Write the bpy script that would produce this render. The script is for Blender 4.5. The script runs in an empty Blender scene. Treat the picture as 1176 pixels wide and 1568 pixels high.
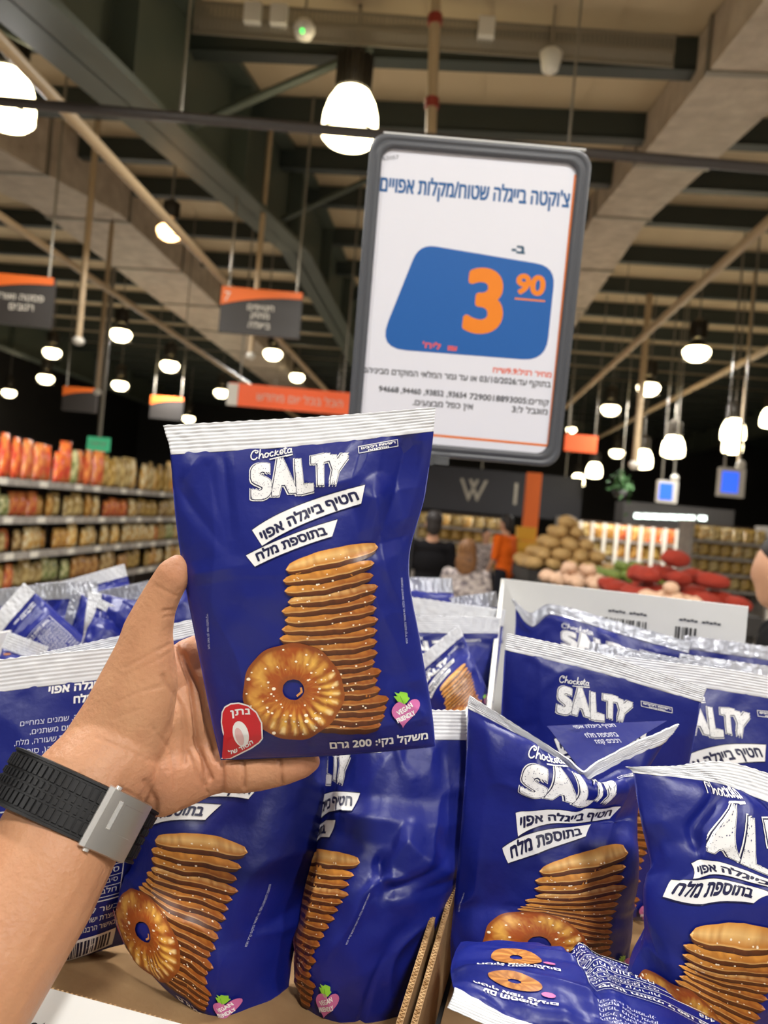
import bpy, bmesh, math, random
import numpy as np
from mathutils import Vector, Matrix
from mathutils.geometry import delaunay_2d_cdt

SC = bpy.context.scene
COL = SC.collection
rnd = random.Random(7)
rng = np.random.default_rng(7)

# ------------------------------------------------------------------ camera
FPX = 1180.0                       # focal length in photograph pixels (1176 x 1568)
YAW, ROLL = math.radians(4.5), math.radians(5.0)
CAM = np.array([0.0, 0.0, 1.45])
FWD = np.array([-math.sin(YAW), math.cos(YAW), 0.0])
RGT = np.array([math.cos(YAW), math.sin(YAW), 0.0])
UP = np.array([0.0, 0.0, 1.0])
cd = bpy.data.cameras.new('camera')
cam = bpy.data.objects.new('camera', cd)
COL.objects.link(cam)
cam.matrix_world = Matrix.Translation(Vector(CAM)) @ Matrix.Rotation(YAW, 4, 'Z') @ Matrix.Rotation(math.pi / 2, 4, 'X') @ Matrix.Rotation(ROLL, 4, 'Z')
cd.sensor_fit = 'VERTICAL'
cd.sensor_height = 36.0
cd.lens = 36.0 * FPX / 1568.0
cd.clip_start, cd.clip_end = 0.02, 200
cd.dof.use_dof = True
cd.dof.focus_distance = 0.49
cd.dof.aperture_fstop = cd.lens / 3.3
SC.camera = cam
SC.view_settings.view_transform = 'Standard'
SC.view_settings.look = 'None'
SC.view_settings.gamma = 1.0
SC.view_settings.exposure = 0.0
SC.cycles.max_bounces = 6
SC.cycles.sample_clamp_indirect = 6.0

# ------------------------------------------------------------------ light
LAMP_W = 105.0                     # watts of each lamp near the display
world = bpy.data.worlds.new('world')
SC.world = world
world.use_nodes = True
world.node_tree.nodes['Background'].inputs[0].default_value = (1.0, 0.97, 0.94, 1)
world.node_tree.nodes['Background'].inputs[1].default_value = 0.3
LAMP_COL = (1.0, 0.98, 0.95)


def W(px, py, d):
    """the place that the photograph shows at (px, py), d metres away along the view axis"""
    dx, dy = px - 588.0, py - 784.0
    c, s = math.cos(ROLL), math.sin(ROLL)
    x, y = dx * c + dy * s, -dx * s + dy * c
    return CAM + d * (FWD + RGT * (x / FPX) - UP * (y / FPX))


def L(h):
    h = h.lstrip('#')
    v = [int(h[i:i + 2], 16) / 255 for i in (0, 2, 4)]
    return tuple(((c + 0.055) / 1.055) ** 2.4 if c > 0.04045 else c / 12.92 for c in v) + (1.0,)


# ------------------------------------------------------------------ materials
def mat(name, col, rough=0.5, metal=0.0, spec=0.5, noise=None, bump=None, emit=None, attr=None, sss=0.0, coat=0.0, alpha=1.0, trans=0.0):
    m = bpy.data.materials.new(name)
    m.use_nodes = True
    nt = m.node_tree
    b = nt.nodes['Principled BSDF']
    if isinstance(col, str):
        col = L(col)
    b.inputs['Base Color'].default_value = col
    b.inputs['Roughness'].default_value = rough
    b.inputs['Metallic'].default_value = metal
    b.inputs['Specular IOR Level'].default_value = spec
    b.inputs['Coat Weight'].default_value = coat
    b.inputs['Alpha'].default_value = alpha
    b.inputs['Transmission Weight'].default_value = trans
    tc = nt.nodes.new('ShaderNodeTexCoord')
    src = None
    if attr:
        a = nt.nodes.new('ShaderNodeAttribute')
        a.attribute_name = attr
        src = a.outputs['Color']
    if noise:                                  # (scale, other colour, contrast)
        n = nt.nodes.new('ShaderNodeTexNoise')
        n.inputs['Scale'].default_value = noise[0]
        n.inputs['Detail'].default_value = 5
        nt.links.new(tc.outputs['Object'], n.inputs['Vector'])
        r = nt.nodes.new('ShaderNodeMapRange')
        r.inputs[1].default_value, r.inputs[2].default_value = 0.5 - noise[2], 0.5 + noise[2]
        nt.links.new(n.outputs['Fac'], r.inputs[0])
        mx = nt.nodes.new('ShaderNodeMix')
        mx.data_type = 'RGBA'
        mx.inputs['A'].default_value = col
        mx.inputs['B'].default_value = L(noise[1])
        nt.links.new(r.outputs[0], mx.inputs['Factor'])
        if src is not None:
            nt.links.new(src, mx.inputs['A'])
        src = mx.outputs['Result']
    if src is not None:
        nt.links.new(src, b.inputs['Base Color'])
    if bump:                                   # (scale, strength, distance)
        n = nt.nodes.new('ShaderNodeTexNoise')
        n.inputs['Scale'].default_value = bump[0]
        n.inputs['Detail'].default_value = 4
        nt.links.new(tc.outputs['Object'], n.inputs['Vector'])
        u = nt.nodes.new('ShaderNodeBump')
        u.inputs['Strength'].default_value = bump[1]
        u.inputs['Distance'].default_value = bump[2]
        nt.links.new(n.outputs['Fac'], u.inputs['Height'])
        nt.links.new(u.outputs[0], b.inputs['Normal'])
    if emit:
        b.inputs['Emission Color'].default_value = L(emit[0])
        b.inputs['Emission Strength'].default_value = emit[1]
    if sss:
        b.inputs['Subsurface Weight'].default_value = sss
        b.inputs['Subsurface Radius'].default_value = (1.0, 0.35, 0.2)
        b.inputs['Subsurface Scale'].default_value = 0.004
    return m


M = {}
M['film'] = mat('blue_film', '#0e1a70', 0.4, spec=0.42, bump=(55, 0.22, 0.004))
M['print'] = mat('printed_film', '#ffffff', 0.4, spec=0.45, attr='ink')
M['seal'] = mat('white_seal_film', '#dcdee2', 0.36, spec=0.5, bump=(90, 0.2, 0.002))
M['silver'] = mat('silver_inner_film', '#b9bcc4', 0.3, metal=0.6, spec=0.5, bump=(60, 0.3, 0.003))
M['card'] = mat('corrugated_cardboard', '#9a7c58', 0.85, spec=0.2, noise=(35, '#866849', 0.3), bump=(240, 0.15, 0.002))
M['cardedge'] = mat('cardboard_edge', '#c3a277', 0.9, spec=0.1, noise=(160, '#86643f', 0.2))
M['whitecard'] = mat('white_coated_card', '#e4e4e1', 0.5, noise=(9, '#d8d8d4', 0.3))
M['ink'] = mat('black_print', '#1b1b1d', 0.6)
M['skin'] = mat('skin', '#cf9a78', 0.48, spec=0.35, noise=(60, '#b37f5e', 0.35), bump=(330, 0.45, 0.0014), attr='tone', sss=0.08)
M['rubber'] = mat('black_rubber', '#121214', 0.5, spec=0.35, bump=(500, 0.1, 0.0005))
M['steel'] = mat('brushed_steel', '#b9b5af', 0.3, metal=0.9, bump=(900, 0.08, 0.0003))
M['steel2'] = mat('polished_steel', '#e6e4e0', 0.25, metal=0.7)
M['frame'] = mat('grey_plastic', '#53555a', 0.42, spec=0.5, bump=(300, 0.05, 0.0005))
M['paper'] = mat('sign_paper', '#ffffff', 0.4, attr='ink')
M['clear'] = mat('clear_plastic', '#e8ecee', 0.08, trans=0.9, spec=0.5)
M['pole'] = mat('dark_metal', '#2c2c2e', 0.4, metal=0.6)
M['deck'] = mat('roof_deck', '#c9b592', 0.6, noise=(0.7, '#b8a482', 0.3))
M['steelgreen'] = mat('green_steel', '#4c5246', 0.5, noise=(1.5, '#424a40', 0.3))
M['purlin'] = mat('dark_green_steel', '#2f3631', 0.5)
M['duct'] = mat('insulated_duct', '#c8b9a6', 0.5, noise=(5.0, '#a59582', 0.22), bump=(12, 0.5, 0.05))
M['pipe'] = mat('cream_pipe', '#b29a78', 0.45)
M['darkpipe'] = mat('dark_pipe', '#3a3432', 0.45)
M['red'] = mat('red_clamp', '#8e2f22', 0.5)
M['galv'] = mat('galvanised', '#8d877b', 0.4, metal=0.5)
M['white'] = mat('white_paint', '#d9d4c8', 0.5)
M['floor'] = mat('floor_tiles', '#c4bcb0', 0.3, noise=(3, '#b0a89c', 0.3))
M['wall'] = mat('dark_wall', '#1b1917', 0.7, noise=(1.0, '#24211e', 0.3))
M['lamphouse'] = mat('lamp_housing', '#3b352c', 0.4, metal=0.3)
M['dome'] = mat('glowing_dome', '#fff6d8', 0.3, emit=('#ffefc4', 9.0))
M['bulb'] = mat('glowing_bulb', '#ffffff', 0.3, emit=('#fff3d6', 9.0))
M['warmbulb'] = mat('warm_bulb', '#ffffff', 0.3, emit=('#ffc98a', 9.0))
M['board'] = mat('dark_sign_board', '#2a2521', 0.5)
M['orange'] = mat('orange_board', '#d4621c', 0.5)
M['orangelit'] = mat('orange_lit', '#d9531a', 0.5, emit=('#d9531a', 0.35))
M['pale'] = mat('pale_lettering', '#cfc6b6', 0.5)
M['exit'] = mat('green_exit_panel', '#3f9c70', 0.4, emit=('#4fbf86', 0.55))
M['bluescreen'] = mat('blue_screen', '#2f62ff', 0.3, emit=('#3a6bff', 1.0))
M['strip'] = mat('white_light_strip', '#ffffff', 0.3, emit=('#e9fff6', 3.0))
M['rail'] = mat('shelf_rail', '#a8a29a', 0.45, noise=(14, '#807a74', 0.2))
M['shelfback'] = mat('shelf_back', '#4b3d33', 0.7)
M['black'] = mat('black_cloth', '#141315', 0.9, spec=0.1)
M['orangecloth'] = mat('orange_cloth', '#e0641c', 0.85, spec=0.1)
M['pattern'] = mat('patterned_cloth', '#6d6468', 0.85, spec=0.1, noise=(30, '#c0b4ae', 0.1))
M['denim'] = mat('dark_trousers', '#25262c', 0.9, spec=0.1)
M['hairbrown'] = mat('brown_hair', '#8a5c2e', 0.6, noise=(60, '#4e3018', 0.2))
M['hairdark'] = mat('dark_hair', '#1d1512', 0.6)
M['skinfar'] = mat('skin_far', '#b98a6c', 0.55, sss=0.05)
M['leaf'] = mat('green_leaves', '#27501f', 0.7)
M['crate'] = mat('dark_crate', '#2b2826', 0.7)


# ------------------------------------------------------------------ object helpers
def link(name, me, m=None, parent=None):
    o = bpy.data.objects.new(name, me)
    COL.objects.link(o)
    if m is not None:
        for k in (m if isinstance(m, (list, tuple)) else [m]):
            me.materials.append(k)
    if parent is not None:
        o.parent = parent
    return o


def tag(o, label, cat, group=None, kind=None):
    o['label'] = label
    o['category'] = cat
    if group:
        o['group'] = group
    if kind:
        o['kind'] = kind
    return o


def thing(name, loc, label, cat, group=None):
    o = bpy.data.objects.new(name, None)
    COL.objects.link(o)
    o.location = Vector(loc)
    o.empty_display_size = 0.05
    return tag(o, label, cat, group)


def mesh(name, v, f, smooth=False):
    me = bpy.data.meshes.new(name)
    me.from_pydata([tuple(map(float, p)) for p in v], [], [tuple(map(int, q)) for q in f])
    if smooth:
        me.polygons.foreach_set('use_smooth', [True] * len(me.polygons))
    me.update()
    return me


class MB:
    """collects shapes and links them as one mesh object"""
    def __init__(self):
        self.v, self.f, self.mi, self.sm = [], [], [], []

    def add(self, v, f, mi=0, smooth=False):
        k = len(self.v)
        self.v += [np.asarray(p, float) for p in v]
        self.f += [tuple(i + k for i in q) for q in f]
        self.mi += [mi] * len(f)
        self.sm += [smooth] * len(f)

    def box(self, c, ex, ey, ez, mi=0):
        """c centre, ex ey ez half-extent vectors"""
        c, ex, ey, ez = (np.asarray(a, float) for a in (c, ex, ey, ez))
        v = [c + sx * ex + sy * ey + sz * ez for sz in (-1, 1) for sy in (-1, 1) for sx in (-1, 1)]
        self.add(v, [(0, 2, 3, 1), (4, 5, 7, 6), (0, 1, 5, 4), (2, 6, 7, 3), (0, 4, 6, 2), (1, 3, 7, 5)], mi)

    def abox(self, lo, hi, mi=0):
        lo, hi = np.asarray(lo, float), np.asarray(hi, float)
        h = (hi - lo) / 2
        self.box((lo + hi) / 2, (h[0], 0, 0), (0, h[1], 0), (0, 0, h[2]), mi)

    def tube(self, pts, r, n=10, mi=0, cap=True):
        pts = [np.asarray(p, float) for p in pts]
        rs = r if isinstance(r, (list, tuple)) else [r] * len(pts)
        rings = []
        for i, p in enumerate(pts):
            t = pts[min(i + 1, len(pts) - 1)] - pts[max(i - 1, 0)]
            t = t / np.linalg.norm(t)
            a = np.array([0, 0, 1.0]) if abs(t[2]) < 0.9 else np.array([1.0, 0, 0])
            e1 = np.cross(t, a); e1 /= np.linalg.norm(e1)
            e2 = np.cross(t, e1)
            rings.append([p + rs[i] * (math.cos(k * 2 * math.pi / n) * e1 + math.sin(k * 2 * math.pi / n) * e2) for k in range(n)])
        v = [q for ring in rings for q in ring]
        f = [(i * n + k, i * n + (k + 1) % n, (i + 1) * n + (k + 1) % n, (i + 1) * n + k) for i in range(len(pts) - 1) for k in range(n)]
        self.add(v, f, mi, True)
        if cap:
            self.add(rings[0], [tuple(range(n))], mi)
            self.add(rings[-1], [tuple(reversed(range(n)))], mi)

    def lathe(self, prof, c=(0, 0, 0), n=24, mi=0):
        c = np.asarray(c, float)
        v = [c + np.array([r * math.cos(k * 2 * math.pi / n), r * math.sin(k * 2 * math.pi / n), z]) for r, z in prof for k in range(n)]
        f = [(i * n + k, i * n + (k + 1) % n, (i + 1) * n + (k + 1) % n, (i + 1) * n + k) for i in range(len(prof) - 1) for k in range(n)]
        self.add(v, f, mi, True)

    def ball(self, c, r, n=10, mi=0):
        c = np.asarray(c, float)
        r = np.asarray(r, float) * np.ones(3)
        m = n // 2 + 1
        v = [c + r * np.array([math.sin(math.pi * i / m) * math.cos(2 * math.pi * k / n), math.sin(math.pi * i / m) * math.sin(2 * math.pi * k / n), math.cos(math.pi * i / m)]) for i in range(m + 1) for k in range(n)]
        f = [(i * n + k, (i + 1) * n + k, (i + 1) * n + (k + 1) % n, i * n + (k + 1) % n) for i in range(m) for k in range(n)]
        self.add(v, f, mi, True)

    def mesh(self, name, origin=(0, 0, 0)):
        o = np.asarray(origin, float)
        me = mesh(name, [p - o for p in self.v], self.f)
        me.polygons.foreach_set('use_smooth', self.sm)
        me.polygons.foreach_set('material_index', self.mi)
        return me

    def build(self, name, m, parent=None, origin=None):
        if origin is None:
            origin = parent.location if parent is not None else (0, 0, 0)
            if parent is not None and parent.parent is not None:
                origin = np.array(parent.location) + np.array(parent.parent.location)
        return link(name, self.mesh(name, origin), m, parent)


def structure(name, mb, m, label=None):
    o = mb.build(name, m)
    o['kind'] = 'structure'
    if label:
        o['label'] = label
    return o


def unit(v):
    v = np.asarray(v, float)
    return v / np.linalg.norm(v)


# ================================================================== THE HALL
CZ = CAM[2]
SLOPE, RIDGE = 0.16, 10.7


def roof(y):
    return CZ + 2.92 + SLOPE * min(y, RIDGE)


b = MB(); b.abox((-26, -8, -0.1), (24, 40, 0.0)); structure('floor', b, M['floor'])
b = MB()
ys = [-5, RIDGE, 40]
for y0, y1 in zip(ys[:-1], ys[1:]):
    p = [(-26, y0, roof(y0)), (24, y0, roof(y0)), (24, y1, roof(y1)), (-26, y1, roof(y1))]
    b.add(p + [(x, y, z + 0.12) for x, y, z in p], [(0, 3, 2, 1), (4, 5, 6, 7), (0, 1, 5, 4), (1, 2, 6, 5), (2, 3, 7, 6), (3, 0, 4, 7)])
for k in range(100):                                   # standing seams of the deck
    x = -26 + k * 0.5
    for y0, y1 in zip(ys[:-1], ys[1:]):
        p = [(x, y0, roof(y0) - 0.015), (x + 0.02, y0, roof(y0) - 0.015), (x + 0.02, y1, roof(y1) - 0.015), (x, y1, roof(y1) - 0.015)]
        b.add(p, [(0, 3, 2, 1)])
structure('ceiling', b, M['deck'])
b = MB(); b.abox((-26, 36, 0), (24, 36.2, 8)); structure('wall_back', b, M['wall'])
b = MB(); b.abox((-15.2, 6, 0), (-15, 40, 8)); structure('wall_left', b, M['wall'])
b = MB(); b.abox((15.5, 12, 0), (15.7, 40, 8)); structure('wall_right', b, M['wall'])

for k in range(24):                                    # purlins across the roof
    y = 1.3 + 1.62 * k
    z = roof(y)
    b = MB()
    b.abox((-26, y - 0.03, z - 0.26), (24, y + 0.03, z - 0.02))
    b.abox((-26, y - 0.03, z - 0.28), (24, y + 0.12, z - 0.25))
    o = structure('roof_purlin', b, M['purlin'])


def ibeam(x, w, h, y0, y1):
    b = MB()
    for a, c in ((y0, min(y1, RIDGE)), (RIDGE, y1)):
        if c <= a:
            continue
        for (xl, xr, t, u) in ((x - w / 2, x + w / 2, h, h - 0.05), (x - 0.012, x + 0.012, h, 0.0), (x - w / 2, x + w / 2, 0.07, 0.02)):
            p = [(xl, a, roof(a) - t), (xr, a, roof(a) - t), (xr, c, roof(c) - t), (xl, c, roof(c) - t)]
            q = [(xl, a, roof(a) - u), (xr, a, roof(a) - u), (xr, c, roof(c) - u), (xl, c, roof(c) - u)]
            b.add(p + q, [(0, 3, 2, 1), (4, 5, 6, 7), (0, 1, 5, 4), (1, 2, 6, 5), (2, 3, 7, 6), (3, 0, 4, 7)])
    y = y0 + 1.0
    while y < y1 - 1:                                  # web stiffeners
        b.box((x, y, roof(y) - h / 2), (w * 0.45, 0, 0), (0, 0.008, 0), (0, 0, h / 2 - 0.05))
        y += 2.6
    return b


for x, w, h in ((-2.42, 0.42, 1.09), (-12.4, 0.42, 1.09), (10.2, 0.42, 1.0)):
    structure('roof_beam', ibeam(x, w, h, -4, 36), M['steelgreen'])

# knee braces from the near beam up to the purlins
for (xa, ya, xb) in ((-2.3, 6.0, -0.9), (-2.3, 9.3, -1.0), (-2.55, 5.2, -4.2)):
    b = MB()
    b.tube([(xa, ya, roof(ya) - 0.95), (xb, ya + 0.1, roof(ya) - 0.2)], 0.035, 6)
    structure('roof_brace', b, M['steelgreen'])


def duct(name, x0, x1, h0, h1, y0, y1, label):
    b = MB()
    root = thing(name, (x0, y0, roof(y0) - h1), label, 'duct')
    for a, c in ((y0, min(y1, RIDGE)), (RIDGE, y1)):
        if c <= a:
            continue
        p = [(x0, a, roof(a) - h1), (x1, a, roof(a) - h1), (x1, c, roof(c) - h1), (x0, c, roof(c) - h1)]
        q = [(x, y, z + h1 - h0) for x, y, z in p]
        b.add(p + q, [(0, 3, 2, 1), (4, 5, 6, 7), (0, 1, 5, 4), (1, 2, 6, 5), (2, 3, 7, 6), (3, 0, 4, 7)])
    b.build('duct_body', M['duct'], root)
    y = y0 + 0.8
    while y < y1:
        s = MB()
        z = roof(y)
        s.abox((x0 - 0.02, y - 0.03, z - h1 - 0.02), (x1 + 0.02, y + 0.03, z - h1 + 0.01))
        s.abox((x0 - 0.02, y - 0.03, z - h1), (x0, y + 0.03, z - h0))
        s.abox((x1, y - 0.03, z - h1), (x1 + 0.02, y + 0.03, z - h0))
        s.build('duct_strap', M['galv'], root)
        y += 2.3
    return root


duct('ceiling_duct', 1.64, 2.36, 0.02, 0.42, 0.4, 30, 'beige insulated rectangular duct under the roof right of the price sign')
duct('ceiling_duct', -6.25, -5.0, 0.02, 0.7, 1.0, 30, 'wide pale insulated duct under the roof at upper left')

# pipes
def pipe(name, pts, r, m, label, clamps=(), cat='pipe', rods=()):
    root = thing(name, pts[0], label, cat)
    b = MB(); b.tube(pts, r, 12); b.build('pipe_run', M[m], root)
    p0, p1 = np.asarray(pts[0], float), np.asarray(pts[-1], float)
    for k in clamps:
        c = p0 + (p1 - p0) * k
        d = unit(p1 - p0)
        s = MB(); s.tube([c - d * 0.03, c + d * 0.03], r * 1.35, 12); s.build('pipe_clamp', M['red'], root)
    for t in rods:
        c = p0 + (p1 - p0) * t
        s = MB(); s.tube([c, (c[0], c[1], roof(c[1]) - 0.05)], 0.008, 6); s.build('hanger_rod', M['galv'], root)
    return root


pA = W(-300, 129, 4.5); pB = W(1500, 286, 4.5)
pipe('ceiling_rail', [pA, pB], 0.03, 'darkpipe', 'long dark pipe crossing above and behind the price sign', cat='pipe', rods=(0.32, 0.65, 0.95))
pipe('sprinkler_pipe', [W(668, -20, 5.0), W(655, 330, 5.0)], 0.035, 'pipe', 'cream upright pipe with red clamps above the price sign', (.145, .51))


def axis_pipe(px, py, d0, d1, r, m, label):
    """a level pipe that runs along the hall, through the place shown at (px, py)"""
    p = W(px, py, d0)
    return pipe('sprinkler_pipe', [(p[0], p[1] - 3, p[2]), (p[0], d1, p[2])], r, m, label, (), rods=(0.3, 0.6, 0.9))


axis_pipe(250, 330, 6.5, 26, 0.04, 'pipe', 'cream ceiling pipe running back beside the warm lamp')
axis_pipe(120, 412, 9.0, 28, 0.04, 'pipe', 'cream ceiling pipe farthest left, running above the aisle')
axis_pipe(1112, 568, 13.0, 30, 0.05, 'pipe', 'cream ceiling pipe at right running back over the produce, lower one')
axis_pipe(1100, 410, 8.0, 30, 0.05, 'pipe', 'cream ceiling pipe at right above the other, near the duct')

# cable tray
root = thing('cable_tray', W(320, 20, 5.7), 'perforated grey cable tray with junction boxes across the top', 'cable tray')
a, c = W(300, 34, 5.7), W(1030, 86, 5.7)
ax = unit(c - a)
b = MB()
b.box((a + c) / 2, ax * np.linalg.norm(c - a) / 2, (0, 0.06, 0), (0, 0, 0.01))
n = 110
for k in range(n):
    q = a + (c - a) * (k + 0.5) / n
    b.box(q + np.array([0, -0.06, 0.0]), ax * 0.012, (0, 0.004, 0), (0, 0, 0.11))
for z in (-0.11, 0.0, 0.11):
    b.box((a + c) / 2 + np.array([0, -0.06, z]), ax * np.linalg.norm(c - a) / 2, (0, 0.005, 0), (0, 0, 0.012))
b.build('tray_body', M['galv'], root)
for px, py in ((388, 22), (428, 25), (745, 44)):
    s = MB(); s.box(W(px, py, 5.62), ax * 0.06, (0, 0.04, 0), (0, 0, 0.07)); s.build('junction_box', M['white'], root)

c0 = W(466, 46, 5.5)
root = thing('emergency_light', c0, 'round white emergency light with a green dot beneath the cable tray', 'light')
b = MB(); b.lathe([(0.0, 0.06), (0.05, 0.06), (0.075, 0.03), (0.08, 0), (0.06, -0.05), (0, -0.06)], c0, 16); b.build('light_body', M['white'], root)
b = MB(); b.ball(c0 + np.array([0, -0.055, -0.04]), 0.018, 8); b.build('green_indicator', mat('green_glow', '#40c060', emit=('#55ff66', 2.0)), root)
b = MB(); b.tube([c0 + np.array([0, 0, 0.05]), (c0[0], c0[1], roof(c0[1]) - 0.05)], 0.01, 6); b.build('stem', M['galv'], root)
c0 = W(843, 95, 5.6)
root = thing('ceiling_speaker', c0, 'small cream horn speaker under the roof right of the upright pipe', 'speaker')
b = MB(); b.lathe([(0.02, 0.1), (0.05, 0.09), (0.085, 0.06), (0.06, -0.06), (0.04, -0.075), (0, -0.08)], c0, 14); b.build('horn', M['white'], root)
b = MB(); b.tube([c0 + np.array([0, 0, 0.08]), (c0[0], c0[1], roof(c0[1]) - 0.05)], 0.01, 6); b.build('bracket', M['galv'], root)


# lamps -------------------------------------------------------------
def high_bay(c, label, group=None, watts=0, warm=False, D=0.42, name='high_bay_lamp', flat=False):
    """c: centre of the glowing dome"""
    root = thing(name, c, label, 'lamp', group)
    r = D / 2
    b = MB()
    if flat:
        b.lathe([(r * 0.8, r * 0.2), (r, 0), (r, -r * 0.2), (r * 0.85, -r * 0.55), (r * 0.5, -r * 0.78), (0, -r * 0.85)], c, 28)
    else:
      b.lathe([(r * 0.42, r * 1.0), (r * 0.62, r * 0.88), (r * 0.84, r * 0.5), (r * 0.97, r * 0.05), (r * 1.0, -r * 0.35), (r * 1.0, -r * 0.62)], c, 28)
      b.lathe([(r * 1.0, -r * 0.66), (r * 0.98, -r * 0.74), (r * 0.8, -r * 0.92), (r * 0.4, -r * 1.0), (0, -r * 1.02)], c, 28)
    if flat:
        b.lathe([(r * 0.3, r * 0.9), (r * 0.9, r * 0.22)], c, 20, 1)
    b.build('dome', [M['warmbulb' if warm else 'dome'], M['lamphouse']], root)
    h = MB()
    for k in range(20):
        a = 2 * math.pi * k / 20
        e = np.array([math.cos(a), math.sin(a), 0]); t = np.array([-math.sin(a), math.cos(a), 0])
        h.box(np.asarray(c) + e * r * 0.5 + np.array([0, 0, r * 1.55]), e * r * 0.16, t * r * 0.035, (0, 0, r * 0.62))
    h.lathe([(0, r * 2.5), (r * 0.2, r * 2.48), (r * 0.42, r * 2.25), (r * 0.55, r * 2.1), (r * 0.55, r * 0.98), (0.0, r * 0.97)], c, 20)
    h.build('housing', M['lamphouse'], root)
    s = MB(); s.lathe([(r * 1.02, -r * 0.6), (r * 1.03, -r * 0.64), (r * 1.02, -r * 0.68)], c, 28); s.build('rim', M['darkpipe'], root)
    s = MB(); s.tube([(c[0], c[1], c[2] + r * 2.4), (c[0], c[1], max(roof(c[1]) - 0.05, c[2] + r * 3))], 0.012, 6); s.build('hanging_rod', M['galv'], root)
    if watts:
        ld = bpy.data.lights.new('lamp_light', 'AREA')
        ld.shape = 'DISK'; ld.size = D * 0.95; ld.energy = watts; ld.color = LAMP_COL
        lo = bpy.data.objects.new('lamp_light', ld)
        COL.objects.link(lo)
        lo.parent = root
        lo.location = (0, 0, -r * 1.08)
    return root


high_bay(W(537, 180, 5.8), 'big glowing high bay lamp left of the price sign top', watts=LAMP_W)
high_bay(W(10, 150, 5.8), 'big glowing high bay lamp cut by the left edge, upper corner', watts=LAMP_W)
# the same row of lamps carried on over and behind the display
z0 = CZ + 2.75
for x, y, q in ((-2.3, 1.4, 1.5), (0.9, 1.6, .75), (4.2, 3.2, .9), (-2.4, -1.9, 1.6), (0.8, -1.8, 1.2), (3.2, -2.2, 1.0)):
    high_bay(np.array([x, y, z0]), 'high bay lamp overhead, out of the picture', 'lamps overhead', watts=LAMP_W * q)
c = W(260, 352, 8.0)
high_bay(c, 'warm orange glowing lamp beside a cream pipe at upper left', watts=30, warm=True, D=0.26, flat=True)
FAR = [(185, 510, 32, 'far lamp above the left aisle, biggest of the white ones there'), (80, 538, 26, 'far lamp under the left board, left of the tall hanging pole'),
       (260, 558, 28, 'far lamp between the two tall hanging poles and the dark aisle board'), (70, 578, 24, 'far lamp just below another over the left aisle'),
       (184, 588, 24, 'far lamp right of the small leftmost distant board'), (14, 600, 20, 'far lamp nearest the left edge low down'),
       (418, 540, 28, 'far lamp right below the dark aisle board with orange corner'), (455, 576, 22, 'far lamp left of the price sign above the orange banner'),
       (339, 600, 22, 'far lamp at the left end of the orange banner'), (289, 640, 18, 'lowest far lamp just above the held bag top left'),
       (1067, 537, 40, 'largest far lamp right of the price sign'), (993, 592, 34, 'far lamp second in the row falling from the largest right one'),
       (935, 625, 28, 'far lamp third in the row falling from the largest right one'), (875, 657, 15, 'small far lamp close to the price sign lower right corner'),
       (945, 692, 22, 'small far lamp left of the dome lamps by the produce')]
for px, py, w, lab in FAR:
    d = 0.42 * 1180 / w
    high_bay(W(px, py, d), lab + ', flat oval glow', watts=130 if d < 22 else 0, flat=True)
DOMES = [(910, 720, 24, 'small dome pendant second from the price sign'), (885, 735, 20, 'smallest dome pendant nearest the price sign'),
         (984, 703, 30, 'dome pendant on a thick white pole'), (1031, 684, 34, 'dome pendant above the small blue screen'),
         (1123, 659, 36, 'upper dome pendant above the larger blue screen'), (1122, 680, 30, 'lower dome pendant under another, above larger blue screen'),
         (1180, 640, 30, 'dome pendant cut by the right edge')]
for px, py, w, lab in DOMES:
    d = 0.42 * 1180 / w
    high_bay(W(px, py, d), lab + ', over the produce', name='dome_pendant', watts=32 if d < 17 else 0)

# hanging poles and boards -----------------------------------------------
def drop_pole(px0, py0, px1, py1, d, label, r=0.035):
    a = W(px1, py1, d)
    root = thing('hanging_pole', a, label, 'pole')
    b = MB(); b.tube([a, (a[0], a[1], roof(a[1]) - 0.03)], r, 10); b.build('pole', M['pipe'], root)
    b = MB(); b.ball(a, (r * 1.9, r * 1.9, r * 1.4), 10); b.build('end_cap', M['white'], root)


drop_pole(145, 280, 120, 522, 8.5, 'nearer cream pole hanging from the roof at left')
drop_pole(167, 450, 149, 600, 11.5, 'thinner cream pole hanging right of the nearer one at left')
drop_pole(400, 370, 384, 545, 8.5, 'short cream pole passing behind the dark aisle board', 0.03)
drop_pole(980, 640, 972, 712, 14, 'thick white pole beside a dome pendant at right', 0.06)
drop_pole(1150, 560, 1130, 715, 13, 'thin pole holding the larger blue screen', 0.02)

TEXTS = {}


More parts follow.
